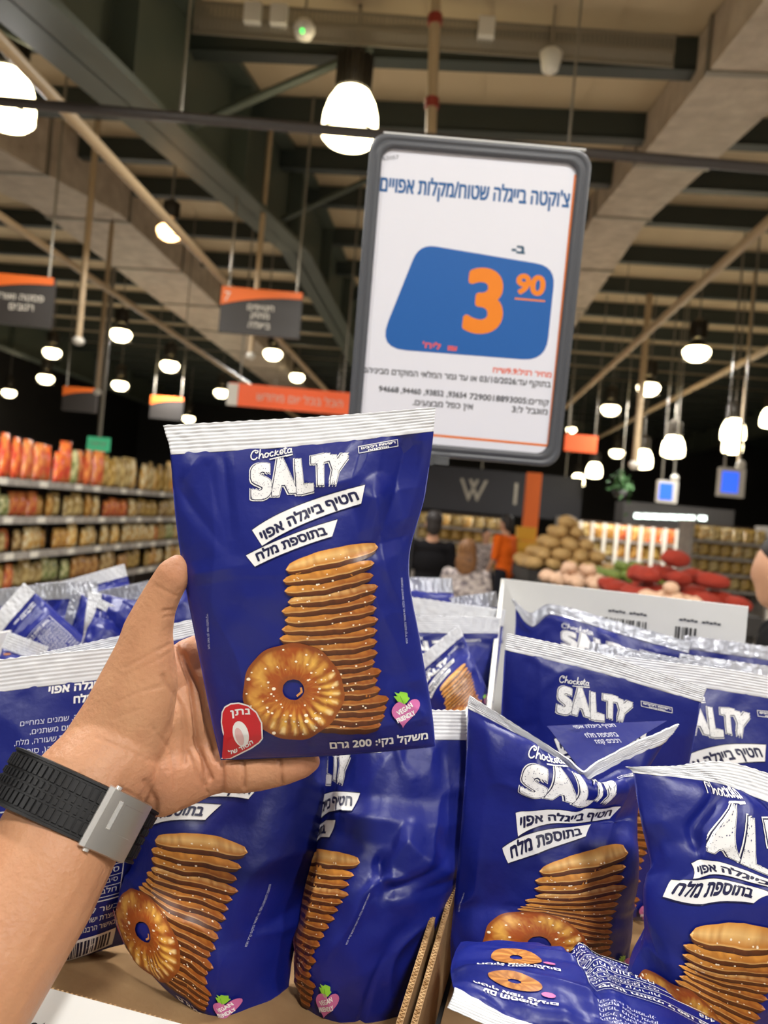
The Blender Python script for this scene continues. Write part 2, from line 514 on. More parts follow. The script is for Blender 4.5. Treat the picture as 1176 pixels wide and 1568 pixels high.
def contours(s, res=3, shear=0.0):
    """the outlines of the lettering of s: closed (n,2) loops"""
    key = (s, res, shear)
    if key not in TEXTS:
        cu = bpy.data.curves.new('lettering', 'FONT')
        cu.body = s; cu.size = 1; cu.shear = shear
        o = bpy.data.objects.new('lettering', cu)
        COL.objects.link(o)
        dg = bpy.context.evaluated_depsgraph_get()
        c = o.evaluated_get(dg).to_curve(dg)
        out = []
        for sp in c.splines:
            P = []
            bp = sp.bezier_points
            for i, p in enumerate(bp):
                q = bp[(i + 1) % len(bp)]
                a0, a1, a2, a3 = (np.array(x[:2]) for x in (p.co, p.handle_right, q.handle_left, q.co))
                flat = np.abs((a1 - a0)[0] * (a3 - a0)[1] - (a1 - a0)[1] * (a3 - a0)[0]) + np.abs((a2 - a0)[0] * (a3 - a0)[1] - (a2 - a0)[1] * (a3 - a0)[0])
                n = 1 if flat < 1e-5 else res
                for k in range(n):
                    t = k / n
                    P.append((1 - t) ** 3 * a0 + 3 * t * (1 - t) ** 2 * a1 + 3 * t * t * (1 - t) * a2 + t ** 3 * a3)
            Q = [p for i, p in enumerate(P) if np.hypot(*(p - P[i - 1])) > 1e-4]
            if len(Q) > 2:
                out.append(np.array(Q))
        o.evaluated_get(dg).to_curve_clear()
        bpy.data.objects.remove(o); bpy.data.curves.remove(cu)
        TEXTS[key] = out
    return TEXTS[key]


def area(P):
    x, y = P[:, 0], P[:, 1]
    return 0.5 * float(np.sum(x * np.roll(y, -1) - np.roll(x, -1) * y))


def union(sets):
    """sets of closed loops (each set filled by the non-zero rule) -> one flat mesh without overlaps"""
    V, F, own, sg = [], [], [], []
    for k, loops in enumerate(sets):
        for P in loops:
            i = len(V)
            V += [Vector((float(p[0]), float(p[1]))) for p in P]
            F.append(list(range(i, i + len(P)))); own.append(k); sg.append(1 if area(np.asarray(P)) > 0 else -1)
    # loops whose sign is turned the wrong way round must be wound the right way for the triangulator
    G = [f if g > 0 else f[::-1] for f, g in zip(F, sg)]
    r = delaunay_2d_cdt(V, [], G, 1, 1e-6)
    ov, of, src = r[0], r[2], r[5]
    out = []
    for f, o in zip(of, src):
        w = {}
        for i in o:
            w[own[i]] = w.get(own[i], 0) + sg[i]
        if any(x != 0 for x in w.values()):
            out.append(tuple(f))
    used = sorted({i for f in out for i in f}); ix = {u: k for k, u in enumerate(used)}
    return np.array([ov[u][:] for u in used]).reshape(-1, 2), [tuple(ix[i] for i in f) for f in out]


def text_mesh(s, res=3, shear=0.0):
    """the lettering of s as flat triangles: (n,2) points, faces"""
    return union([contours(s, res, shear)])


def rtl(s):
    """Hebrew in visual order, with runs of digits kept as they read"""
    out, run = [], ''
    for ch in s:
        if ch in '0123456789./' and (run or ch.isdigit()):
            run += ch
        else:
            tail = ''
            while run and not run[-1].isdigit():
                tail = run[-1] + tail; run = run[:-1]
            out += [run] * bool(run) + list(tail) + [ch]
            run = ''
    out += [run] * bool(run)
    return ''.join(reversed(out))


def board(px0, px1, py, hpx, d, label, lines, stripe=True, lit=False):
    """an aisle board hung from two rods; lines: blurred pale writing"""
    a, c = W(px0, py, d), W(px1, py + (px1 - px0) * 0.0875, d)
    ax = unit(c - a); w = np.linalg.norm(c - a); h = hpx * d / FPX
    root = thing('aisle_board', (a + c) / 2 - UP * h, label, 'sign board')
    mid = (a + c) / 2 - UP * h / 2
    nb = unit(np.cross(ax, UP))            # toward the viewer
    if nb @ FWD > 0:
        nb = -nb
    b = MB(); b.box(mid, ax * w / 2, nb * 0.03, UP * h / 2); b.build('panel', M['orangelit' if lit else 'board'], root)
    if stripe:
        n = 14
        v, f = [], []
        for k in range(n + 1):
            t = k / n
            lo = h * (0.5 - 0.13 - 0.26 * (1 - t) ** 2.2)
            for z in (h / 2 + 0.01, lo):
                for e in (0.032, 0.04):
                    v.append(mid + ax * (t - 0.5) * w + UP * z + nb * e)
        for k in range(n):
            i = 4 * k
            f += [(i + 1, i + 3, i + 7, i + 5), (i, i + 4, i + 6, i + 2), (i, i + 1, i + 5, i + 4), (i + 2, i + 6, i + 7, i + 3)]
        s = MB(); s.add(v, f); s.build('orange_band', M['orange'], root)
    for s_, cx, cy, hh in lines:
        t = MB()
        v, f = text_mesh(s_)
        v = (v - (v.max(0) + v.min(0)) / 2) * hh * h
        t.add([mid + ax * (p[0] + cx * w) + UP * (p[1] + cy * h) + nb * 0.045 for p in v], f)
        t.build('lettering', M['pale'], root)
    for q in (-0.42, 0.42):
        p = mid + ax * q * w + UP * h / 2
        s = MB(); s.tube([p, (p[0], p[1], roof(p[1]) - 0.03)], 0.012, 6); s.build('hanging_rod', M['galv'], root)
    return root


board(-40, 85, 418, 74, 7.5, 'dark aisle board with orange top cut by the left edge', [(rtl('פסטה ואורז'), 0.12, 0.06, 0.2), (rtl('רטבים'), 0.14, -0.14, 0.2)])
board(341, 464, 441, 68, 7.8, 'dark aisle board with orange corner left of the price sign', [(rtl('חטיפים'), 0.0, 0.1, 0.2), (rtl('מתוק'), 0.0, -0.1, 0.2), (rtl('בייגלה'), 0.0, -0.28, 0.2), ('7', -0.42, 0.3, 0.3)])
board(98, 150, 592, 36, 17, 'small distant aisle board with orange top at left', [])
board(232, 282, 606, 34, 18, 'small distant aisle board with orange top behind the held bag corner', [])
r_ = board(352, 540, 586, 34, 10, 'long lit orange banner behind the top of the held bag', [(rtl('הכל בכל יום מחדש'), 0.08, 0.0, 0.5)], stripe=False, lit=True)
b = MB(); q = W(356, 604, 9.95); b.box(q, RGT * 0.07, FWD * 0.01, UP * 0.14); b.build('end_panel', M['white'], r_)
board(866, 915, 664, 26, 15, 'small bright orange board right of the price sign bottom', [], stripe=False, lit=True)

# exit sign, screens, strip light, column ----------------------------------
c = W(151, 680, 14)
root = thing('exit_sign', c, 'small glowing green exit sign above the left shelves', 'sign')
b = MB(); b.box(c, RGT * 0.2, FWD * 0.03, UP * 0.125); b.build('panel', M['exit'], root)
b = MB()
v, f = text_mesh(rtl('יציאה')); v = (v - (v.max(0) + v.min(0)) / 2) * 0.14
b.add([c + RGT * p[0] + UP * p[1] - FWD * 0.036 for p in v], f); b.build('lettering', M['pale'], root)
b = MB(); b.tube([c + UP * 0.12, (c[0], c[1], roof(c[1]) - 0.03)], 0.04, 8); b.build('hanging_rod', M['galv'], root)
for px, py, w, h, d, lab in ((1119, 739, 38, 44, 11.2, 'larger blue screen hanging over the produce at right'), (1021, 753, 30, 34, 14, 'smaller blue screen hanging over the produce')):
    c = W(px, py, d)
    root = thing('hanging_screen', c, lab, 'screen')
    w, h = w * d / FPX / 2, h * d / FPX / 2
    b = MB(); b.box(c, RGT * w, FWD * 0.06, UP * h); b.build('housing', M['white'], root)
    b = MB(); b.box(c - FWD * 0.065 - RGT * w * 0.22, RGT * w * 0.66, FWD * 0.006, UP * h * 0.72); b.build('screen', M['bluescreen'], root)
    b = MB(); b.ball(c + RGT * w * 0.7 + UP * (h + 0.06), 0.07, 10); b.build('scale_knob', M['white'], root)
    for q in (-0.6, 0.6):
        p = c + RGT * w * q + UP * h
        s = MB(); s.tube([p, (p[0], p[1], roof(p[1]) - 0.03)], 0.015, 6); s.build('hanging_rod', M['galv'], root)
c = W(1030, 800, 18.5)
root = thing('fridge_cabinet', (c[0], c[1], 0), 'dark open fridge cabinet under the bright light strip', 'fridge')
b = MB(); b.box((c[0], c[1], c[2] + .12), RGT * 1.3, FWD * .35, UP * .28); b.build('canopy', M['crate'], root)
for q in (-1.25, 1.25):
    b = MB(); b.box((c[0] + RGT[0] * q, c[1] + RGT[1] * q, (c[2] - .08) / 2), RGT * .05, FWD * .35, UP * (c[2] - .08) / 2); b.build('side_panel', M['crate'], root)
b = MB(); b.box(np.array([c[0], c[1], (c[2] - .08) / 2]) + FWD * .3, RGT * 1.2, FWD * .04, UP * (c[2] - .08) / 2); b.build('back_panel', M['wall'], root)
for k in range(8):
    c = W(977 + k * 13.5 + (4 if k == 7 else 0), 790 + k * 0.5, 18.135)
    o = MB(); o.box(c, RGT * 0.085, FWD * 0.03, UP * 0.055)
    o = o.build('strip_light', M['strip'], None, c); o.location = Vector(c)
    tag(o, 'short white strip light in the bright row above the far fridge', 'light', 'strip lights above the far fridge')
c = W(815, 760, 14)
b = MB(); b.abox((c[0] - 0.13, c[1] - 0.13, 0), (c[0] + 0.13, c[1] + 0.13, c[2] + 0.42))
o = b.build('column', M['orange']); o['kind'] = 'structure'
c = W(735, 752, 22)
root = thing('fascia_board', c - UP * 0.6, 'long dark fascia with pale symbols on the far wall', 'sign board')
b = MB(); b.box(c, RGT * 2.9, FWD * 0.05, UP * 0.62); b.build('panel', mat('dark_blue_fascia', '#1a1a22', 0.6), root)
for s_, dx in (('V', -0.6), ('V', -0.35), ('I', 0.9)):
    b = MB()
    v, f = text_mesh(s_); v = v * 0.9
    b.add([c + RGT * (p[0] + dx) + UP * (p[1] - 0.3) - FWD * 0.06 for p in v], f)
    b.build('symbol', M['galv'], root)
for q in (-2.4, 0, 2.4):
    p = c + RGT * q + UP * .6
    b = MB(); b.tube([p, (p[0], p[1], roof(p[1]) - .03)], .02, 6); b.build('hanging_rod', M['galv'], root)

# ------------------------------------------------------------------ left shelves with packs
PACK_COL = ['#b98a3a', '#a8702c', '#c2a25a', '#8e5a2a', '#b5482c', '#c9b277', '#7c5a30', '#c33a2a', '#d59a3c', '#6d7a3c']
PACK_NAME = ['amber', 'brown', 'straw yellow', 'dark brown', 'rust red', 'cream', 'olive brown', 'red', 'orange', 'green']
PACK_MAT = [mat('pack_' + n_.replace(' ', '_'), c_, 0.25, noise=(16, c2, 0.1), bump=(30, 0.5, 0.01)) for n_, c_, c2 in zip(PACK_NAME, PACK_COL, ['#e0d3a8', '#d1a860', '#8c6a2c', '#c59a5c', '#dd8f4c', '#8d6f3c', '#cdb27c', '#e8823a', '#f2dca0', '#d8d29c'])]


def pack_mesh(w, h, t, name='pack'):
    nu, nv = 7, 8
    v, f = [], []
    for side in (1, -1):
        for j in range(nv + 1):
            for i in range(nu + 1):
                u, q = i / nu, j / nv
                g = (4 * u * (1 - u)) ** 0.5 * min(1, (1 - q) * 3.2) ** 0.7 * min(1, q * 6 + 0.25)
                v.append(((u - 0.5) * w, -side * t / 2 * g, q * h))
    n = (nu + 1) * (nv + 1)
    for s in (0, 1):
        for j in range(nv):
            for i in range(nu):
                a = s * n + j * (nu + 1) + i
                q = (a, a + 1, a + nu + 2, a + nu + 1)
                f.append(q if s == 0 else q[::-1])
    for j in range(nv):
        for i in (0, nu):
            a = j * (nu + 1) + i
            q = (a, a + nu + 1, a + n + nu + 1, a + n)
            f.append(q if i == 0 else q[::-1])
    f.append(tuple(range(nu + 1))[::-1] + tuple(n + i for i in range(nu + 1)))
    return mesh(name, v, f, True)


PACKS = []
for m in PACK_MAT:
    me = pack_mesh(0.17, 0.24, 0.09); me.materials.append(m); PACKS.append(me)


def put_pack(k, loc, rz, sc, label, cat='pack', group=None, name='snack_pack', tilt=0.0):
    o = bpy.data.objects.new(name, PACKS[k]); COL.objects.link(o)
    o.location = Vector(loc); o.rotation_euler = (tilt, 0, rz); o.scale = sc
    return tag(o, label, cat, group)


pE = W(266, 822, 12.0); pN = W(0, 839, 7.7)
gx = -3.95
root = thing('shelf_unit', (gx, 10, 0), 'long supermarket shelf unit with grey price rails at left', 'shelf unit')
y0, y1 = 4.5, 12.4
levels = [0.06, 0.42, 0.765, 1.10, 1.45]
b = MB(); b.abox((gx - 0.6, y0, 0.0), (gx - 0.56, y1, 1.62)); b.build('back_panel', M['shelfback'], root)
for k, z in enumerate(levels):
    b = MB(); b.abox((gx - 0.56, y0, z - 0.03), (gx, y1, z)); s = b.build('shelf', M['shelfback'], root)
    b = MB(); b.abox((gx, y0, z - 0.055), (gx + 0.03, y1, z + 0.012)); b.build('price_rail', M['rail'], s, (gx, 10, 0))
    for y in np.arange(y0 + .3, y1 - .2, .62):
        t = MB(); yy = y + rnd.uniform(-.15, .15); t.abox((gx + .03, yy - .07, z - .05), (gx + .034, yy + .07, z + .008)); t.build('price_tag', M['white'], s, (gx, 10, 0))
for y in np.linspace(y0, y1 - 0.06, 7):
    b = MB(); b.abox((gx - 0.58, y, 0), (gx - 0.54, y + 0.05, 1.62)); b.build('upright', M['rail'], root)
b = MB(); b.abox((gx - 0.58, y1, 0), (gx, y1 + 0.03, 1.6)); b.build('end_panel', M['rail'], root)
ORD = ['bottom', 'fourth', 'third', 'second', 'top']
for li, z in enumerate(levels):
    if li == 0:
        continue
    y = 5.2
    k = rnd.randrange(10); left = 0
    while y < y1 - 0.1:
        if left <= 0:
            if li == 4:
                k = rnd.choice([4, 7, 8, 7, 0, 2, 5, 9] if y > 8 else [7, 4, 7, 8, 0, 7, 2]); left = rnd.randint(1, 4)
            else:
                k = rnd.choice([0, 0, 1, 2, 2, 3, 5, 6, 8, 9, 4]); left = rnd.randint(1, 4)
        left -= 1
        s = rnd.uniform(0.85, 1.05) * (1.12 if li == 4 else 0.98)
        kw = dict(label='%s food pack standing on the %s shelf of the left aisle' % (PACK_NAME[k], ORD[li]), group='%s packs on the %s left shelf' % (PACK_NAME[k], ORD[li]))
        put_pack(k, (gx - 0.1 + rnd.uniform(-0.06, 0.03), y, z + 0.002), math.pi / 2 + rnd.uniform(-.2, .2), (s, s, s * rnd.uniform(0.9, 1.15) * (1.45 if li == 4 else 1.0)), **kw)
        y += 0.165 * s + rnd.choice([0.0, 0.01, 0.03])

# ------------------------------------------------------------------ far right: shelves, produce, people
def far_shelf(px0, px1, pyt, d, hgt, nrow, ncol, label, what, cols):
    a, c = W(px0, pyt, d), W(px1, pyt + (px1 - px0) * 0.0875, d)
    ax = RGT; w = (c - a) @ ax
    top = a[2]
    root = thing('shelf_unit', a * np.array([1, 1, 0]), label, 'shelf unit')
    b = MB(); b.box(a * np.array([1, 1, 0]) + ax * w / 2 + FWD * 0.45 + UP * top / 2, ax * w / 2, FWD * 0.02, UP * top / 2); b.build('back_panel', M['shelfback'], root)
    for k in range(nrow):
        z = top - hgt * (k + 1)
        b = MB(); b.box(a * np.array([1, 1, 0]) + ax * w / 2 + FWD * 0.2 + UP * (z - 0.02), ax * w / 2, FWD * 0.24, UP * 0.02); b.build('shelf', M['rail'], root)
        for i in range(ncol):
            kk = rnd.choice(cols)
            p = a * np.array([1, 1, 0]) + ax * w * (i + 0.5) / ncol + FWD * 0.1 + UP * (z + 0.002)
            s = w / ncol / 0.18
            put_pack(kk, p, YAW + rnd.uniform(-.15, .15), (s, min(s, 1.5), hgt * 0.85 / 0.24), '%s pack on the %s' % (PACK_NAME[kk], what), group='%s packs on the %s' % (PACK_NAME[kk], what))
    for q in (0.0, 1.0):
        b = MB(); b.box(a * np.array([1, 1, 0]) + ax * w * q + FWD * 0.2 + UP * (top / 2 + 0.02), ax * 0.02, FWD * 0.25, UP * (top / 2 + 0.02)); b.build('side_panel', M['rail'], root)
    return root


far_shelf(640, 778, 781, 15, 0.27, 4, 8, 'far shelf unit of pale packs right of the held bag', 'far shelf right of the held bag', [0, 2, 5, 5, 8, 2])
far_shelf(1060, 1180, 800, 11.5, 0.24, 4, 7, 'far shelf unit of pale packs at the right edge', 'far shelf at the right edge', [2, 5, 5, 0, 2])
r_ = far_shelf(860, 1060, 793, 16, 0.36, 3, 9, 'far shelf unit with white upright dividers behind the produce', 'far divided shelf behind the produce', [5, 4, 5, 2, 1])
p0 = np.array(r_.location)
for k in range(11):
    b = MB(); b.box(p0 + RGT * (0.12 + k * 0.25) - FWD * 0.14 + UP * 1.0, RGT * 0.035, FWD * 0.02, UP * 0.62); b.build('divider', M['white'], r_)


def lump(name, seed, m, r=(1, 1, 1)):
    g = np.random.default_rng(seed)
    b = MB(); b.ball((0, 0, 0), 1.0, 12)
    v = np.array(b.v)
    k = g.normal(size=(4, 3)) * 1.6; ph = g.uniform(0, 6, 4)
    s = 1 + 0.08 * np.sin(v @ k.T + ph).sum(1)
    b.v = list(v * s[:, None] * np.array(r))
    me = b.mesh(name); me.materials.append(m)
    return me


m_pot = mat('potato_skin', '#d8b478', 0.6, noise=(4, '#b88f54', 0.3))
m_pink = mat('pale_onion_skin', '#cf9c7c', 0.5, noise=(3, '#e2c3a4', 0.3))
m_red = mat('red_net_bag', '#d2452a', 0.6, noise=(14, '#a02a18', 0.2), bump=(30, 0.6, 0.1))
m_green = mat('green_vegetable', '#8f9a45', 0.5, noise=(4, '#5d7a30', 0.3))
m_yel = mat('yellow_box', '#d8a22a', 0.6)


def heap(px0, px1, pyb, pyt, d, r, n, me_list, name, label, cat, group, dmax=0.5):
    a, c = W(px0, pyb, d), W(px1, pyb, d)
    hw = np.linalg.norm(c - a) / 2
    top = W((px0 + px1) / 2, pyt, d)[2]; base = min(a[2], c[2])
    mid = (a + c) / 2; mid[2] = base
    k, lay, z = 0, 0, 0.0
    H_ = top - base
    while z < H_ and k < n:
        q = 1 - (z / H_) ** 0.8
        sx, sy = hw * q, dmax * q
        nx, ny = max(1, int(2 * sx / (2.4 * r)) + 1), max(1, int(2 * sy / (2.4 * r)) + 1)
        for j in range(ny):
            for i in range(nx):
                if k >= n:
                    break
                p = mid + RGT * ((i - (nx - 1) / 2) * 2.4 * r + rnd.uniform(-.08, .08) * r) + FWD * ((j - (ny - 1) / 2) * 2.4 * r + rnd.uniform(-.08, .08) * r) + UP * (z + r * .8 + rnd.uniform(0, .1) * r)
                o = bpy.data.objects.new(name, rnd.choice(me_list)); COL.objects.link(o)
                o.location = Vector(p); o.rotation_euler = (rnd.uniform(-.3, .3), rnd.uniform(-.3, .3), rnd.uniform(0, 6))
                s = r * rnd.uniform(0.9, 1.05); o.scale = (s, s, s)
                tag(o, label, cat, group)
                k += 1
        z += 1.45 * r; lay += 1
    return mid, hw, base


def stand(mid, hw, base, dep, label, m='crate'):
    root = thing('produce_stand', (mid[0], mid[1], 0), label, 'stand')
    b = MB(); b.box(mid - UP * 0.06, RGT * (hw + 0.03), FWD * (dep + 0.03), UP * 0.06); b.build('tray', M[m], root)
    b = MB(); b.box((mid[0], mid[1], (base - 0.12) / 2), RGT * hw, FWD * dep, UP * (base - 0.12) / 2); b.build('base', M['wall'], root)


g = heap(800, 925, 868, 806, 9.0, 0.085, 150, [lump('p%d' % i, i, m_pot, (1.25, 1, 0.85)) for i in range(3)], 'potato', 'tan potato in the tall heap behind the white box panel', 'potato', 'potatoes heaped behind the white box panel')
stand(*g, 0.5, 'dark produce stand under the potato heap')
g = heap(838, 930, 893, 866, 6.4, 0.06, 90, [lump('q%d' % i, i + 9, m_pink) for i in range(2)], 'onion', 'pale pinkish onion in the low heap before the potatoes', 'onion', 'pale onions before the potato heap', 0.3)
stand(*g, 0.3, 'dark produce stand under the pale onions')
g = heap(925, 1000, 886, 866, 7.3, 0.06, 50, [lump('c%d' % i, i + 19, m_green) for i in range(2)], 'green_pepper', 'green vegetable between the potatoes and the red net bags', 'vegetable', 'green vegetables beside the red nets', 0.3)
stand(*g, 0.3, 'dark produce stand under the green vegetables')
g = heap(935, 1120, 918, 858, 5.2, 0.085, 60, [lump('n%d' % i, i + 29, m_red, (1.35, 1.0, 0.7)) for i in range(4)], 'net_bag', 'bright red net bag of vegetables in the red heap', 'net bag', 'red net bags above the white panel', 0.35)
stand(*g, 0.35, 'dark produce stand under the red net bags')
g = heap(985, 1065, 925, 905, 4.5, 0.045, 40, [lump('s%d' % i, i + 49, m_pink, (1, 1, 0.9)) for i in range(2)], 'garlic_bulb', 'small pale bulb lying before the red net bags', 'bulb', 'pale bulbs before the red nets', 0.12)
stand(*g, 0.15, 'dark produce stand under the pale bulbs')
c = W(806, 828, 10.7)
for dx, dy, dz in ((0, 0, 0), (0.02, 0.2, 0.2), (0.28, 0.1, 0.02)):
    b = MB(); b.box((0, 0, 0.09), (0.13, 0, 0), (0, 0.09, 0), (0, 0, 0.09))
    b.box((0, 0, 0.182), (0.134, 0, 0), (0, 0.094, 0), (0, 0, 0.008))
    o = b.build('yellow_carton', m_yel); o.location = Vector(c + RGT * dx + FWD * dy + UP * (dz - 0.2)); o.rotation_euler = (0, 0, YAW)
    tag(o, 'yellow carton between the orange shirted person and the potatoes', 'carton', 'yellow cartons by the potatoes')
b = MB(); p = c + UP * -0.22 + RGT * 0.14 + FWD * 0.1
b.box(p - UP * 0.02, RGT * 0.34, FWD * 0.22, UP * 0.02); b.box((p[0], p[1], (p[2] - 0.04) / 2), RGT * 0.3, FWD * 0.2, UP * (p[2] - 0.04) / 2)
tag(b.build('display_table', M['crate']), 'dark display table under the yellow cartons', 'table')


def blob_mesh(balls, voxel, smooth=6, name='body'):
    """one continuous surface around many overlapping balls (centre, radii in right/up/forward axes, axes)"""
    v, f = [], []
    bm = bmesh.new(); bmesh.ops.create_icosphere(bm, subdivisions=3, radius=1)
    sv = np.array([x.co[:] for x in bm.verts]); sf = [[q.index for q in p.verts] for p in bm.faces]
    bm.free()
    for c, A in balls:
        k = len(v)
        v += list(sv @ np.asarray(A) + np.asarray(c))
        f += [[i + k for i in q] for q in sf]
    me = mesh(name, v, f)
    o = bpy.data.objects.new(name, me); COL.objects.link(o)
    m = o.modifiers.new('r', 'REMESH'); m.mode = 'VOXEL'; m.voxel_size = voxel; m.use_smooth_shade = True
    m = o.modifiers.new('s', 'SMOOTH'); m.iterations = smooth; m.factor = 0.5
    out = bpy.data.meshes.new_from_object(o.evaluated_get(bpy.context.evaluated_depsgraph_get()))
    bpy.data.objects.remove(o); bpy.data.meshes.remove(me)
    out.name = name
    out.polygons.foreach_set('use_smooth', [True] * len(out.polygons))
    return out


def chain(pts, n=8):
    """balls along a tapering limb; pts: [(centre, radius)]"""
    out = []
    for (a, ra), (c, rc) in zip(pts[:-1], pts[1:]):
        for k in range(n):
            t = k / n
            out.append((np.asarray(a) * (1 - t) + np.asarray(c) * t, np.eye(3) * (ra * (1 - t) + rc * t)))
    out.append((np.asarray(pts[-1][0]), np.eye(3) * pts[-1][1]))
    return out


def person(head, facing, shirt, trousers, hair, label, bend=0.0, longhair=False):
    """head: centre of the head; facing: unit vector in plan"""
    H = head[2] + 0.12
    k = H / 1.72
    f = np.array([facing[0], facing[1], 0]); s = np.array([f[1], -f[0], 0])
    foot = np.array([head[0], head[1], 0]) - f * bend
    P = lambda a, c, z: foot + s * a * k + f * (c * k + bend * max(0, (z - 0.9) / 0.75)) + UP * z * k
    root = thing('person', foot, label, 'person')
    el = lambda c, r: (c, np.array([s * r[0] * k, f * r[1] * k, UP * r[2] * k]))
    body = [el(P(0, 0, 1.60), (0.075, 0.095, 0.115)), el(P(0, 0.085, 1.585), (0.018, 0.022, 0.025)), el(P(0.078, 0, 1.59), (0.012, 0.02, 0.03)), el(P(-0.078, 0, 1.59), (0.012, 0.02, 0.03)), el(P(0, 0.04, 1.52), (0.05, 0.05, 0.04))]
    body += chain([(P(0, -0.01, 1.53), 0.052 * k), (P(0, -0.01, 1.42), 0.06 * k)])
    torso = [el(P(0, 0, 1.36), (0.17, 0.09, 0.08)), el(P(0, 0.0, 1.22), (0.165, 0.11, 0.16)), el(P(0, 0, 1.05), (0.14, 0.1, 0.14)), el(P(0, 0, 0.93), (0.16, 0.11, 0.13))]
    arms, legs = [], []
    for q in (-1, 1):
        arms += chain([(P(q * 0.18, 0, 1.38), 0.055 * k), (P(q * 0.235, 0.01, 1.12), 0.042 * k)], 6)
        body += chain([(P(q * 0.18, 0, 1.38), 0.05 * k), (P(q * 0.235, 0.01, 1.12), 0.038 * k), (P(q * 0.22, 0.14, 0.9), 0.026 * k)], 6)
        body += [el(P(q * 0.215, 0.19, 0.83), (0.02, 0.035, 0.045))]
        for j in range(4):
            body += chain([(P(q * (0.215 - 0.012 + 0.008 * j), 0.17 + 0.018 * j, 0.80), 0.011 * k), (P(q * 0.21, 0.185 + 0.016 * j, 0.735 + 0.006 * abs(j - 1)), 0.008 * k)], 3)
        legs += chain([(P(q * 0.09, 0, 0.9), 0.09 * k), (P(q * 0.1, 0.01, 0.5), 0.06 * k), (P(q * 0.1, 0, 0.1), 0.045 * k)])
        body += chain([(P(q * 0.1, -0.02, 0.05), 0.045 * k), (P(q * 0.11, 0.15, 0.03), 0.035 * k)], 5)
    V = 0.014
    rel = lambda bl: [(c - foot, A) for c, A in bl]
    link('body', blob_mesh(rel(body + torso + chain([(P(0.09, 0, 0.9), 0.08 * k), (P(0.1, 0, 0.1), 0.04 * k)]) + chain([(P(-0.09, 0, 0.9), 0.08 * k), (P(-0.1, 0, 0.1), 0.04 * k)])), V, 4), M['skinfar'], root)
    gr = lambda bl, e: [(c, A * e) for c, A in bl]
    link('shirt', blob_mesh(rel(gr(torso, 1.1) + gr(arms, 1.2)), V, 4), M[shirt], root)
    link('trousers', blob_mesh(rel(gr(legs, 1.12) + [el(P(0, 0, 0.93), (0.17, 0.12, 0.1))]), V, 4), M[trousers], root)
    hb = [el(P(0, -0.025, 1.645), (0.088, 0.098, 0.095)), el(P(0, -0.055, 1.58), (0.082, 0.06, 0.1))]
    if longhair:
        hb += [el(P(0, -0.07, 1.5), (0.1, 0.05, 0.13)), el(P(0.06, -0.02, 1.52), (0.04, 0.07, 0.12)), el(P(-0.06, -0.02, 1.52), (0.04, 0.07, 0.12))]
    link('hair', blob_mesh(rel(hb), V, 3), M[hair], root)
    return root


person(W(774, 803, 9.9), -unit(RGT + FWD * -1.0), 'orangecloth', 'denim', 'hairdark', 'distant person in a bright orange shirt by the potatoes', 0.05)
person(W(716, 852, 5.6), unit(FWD + RGT * 0.4), 'pattern', 'denim', 'hairbrown', 'person with long brown hair and patterned top right of the held bag', longhair=True)
person(W(664, 805, 6.6), FWD, 'black', 'denim', 'hairdark', 'person in black shirt standing just right of the held bag')
person(W(745, 822, 11), unit(-FWD + RGT * 0.3), 'pattern', 'denim', 'hairdark', 'distant person in patterned grey top behind the orange shirt')
person(W(1196, 885, 2.1), unit(-RGT + FWD * 0.3), 'black', 'denim', 'hairdark', 'person in black leaning in at the right edge beside the white panel', 0.1)

c = W(950, 745, 15)
root = thing('hanging_plant', c, 'green hanging plant over the far produce', 'plant')
b = MB(); b.lathe([(0, -0.22), (0.1, -0.22), (0.14, -0.08), (0.0, -0.08)], c, 12); b.build('pot', M['crate'], root)
b = MB()
for k in range(90):
    p = c + np.array([rnd.gauss(0, 0.1), rnd.gauss(0, 0.1), rnd.gauss(0.02, 0.13)])
    e = unit([rnd.gauss(0, 1), rnd.gauss(0, 1), rnd.gauss(0, 1)]) * 0.07
    q = unit(np.cross(e, [rnd.gauss(0, 1), rnd.gauss(0, 1), 1.0])) * 0.03
    b.add([p - e, p + q, p + e, p - q], [(0, 1, 2, 3)])
b.build('foliage', M['leaf'], root)
b = MB(); b.tube([c, (c[0], c[1], roof(c[1]) - 0.03)], 0.01, 6); b.build('hanging_cord', M['galv'], root)

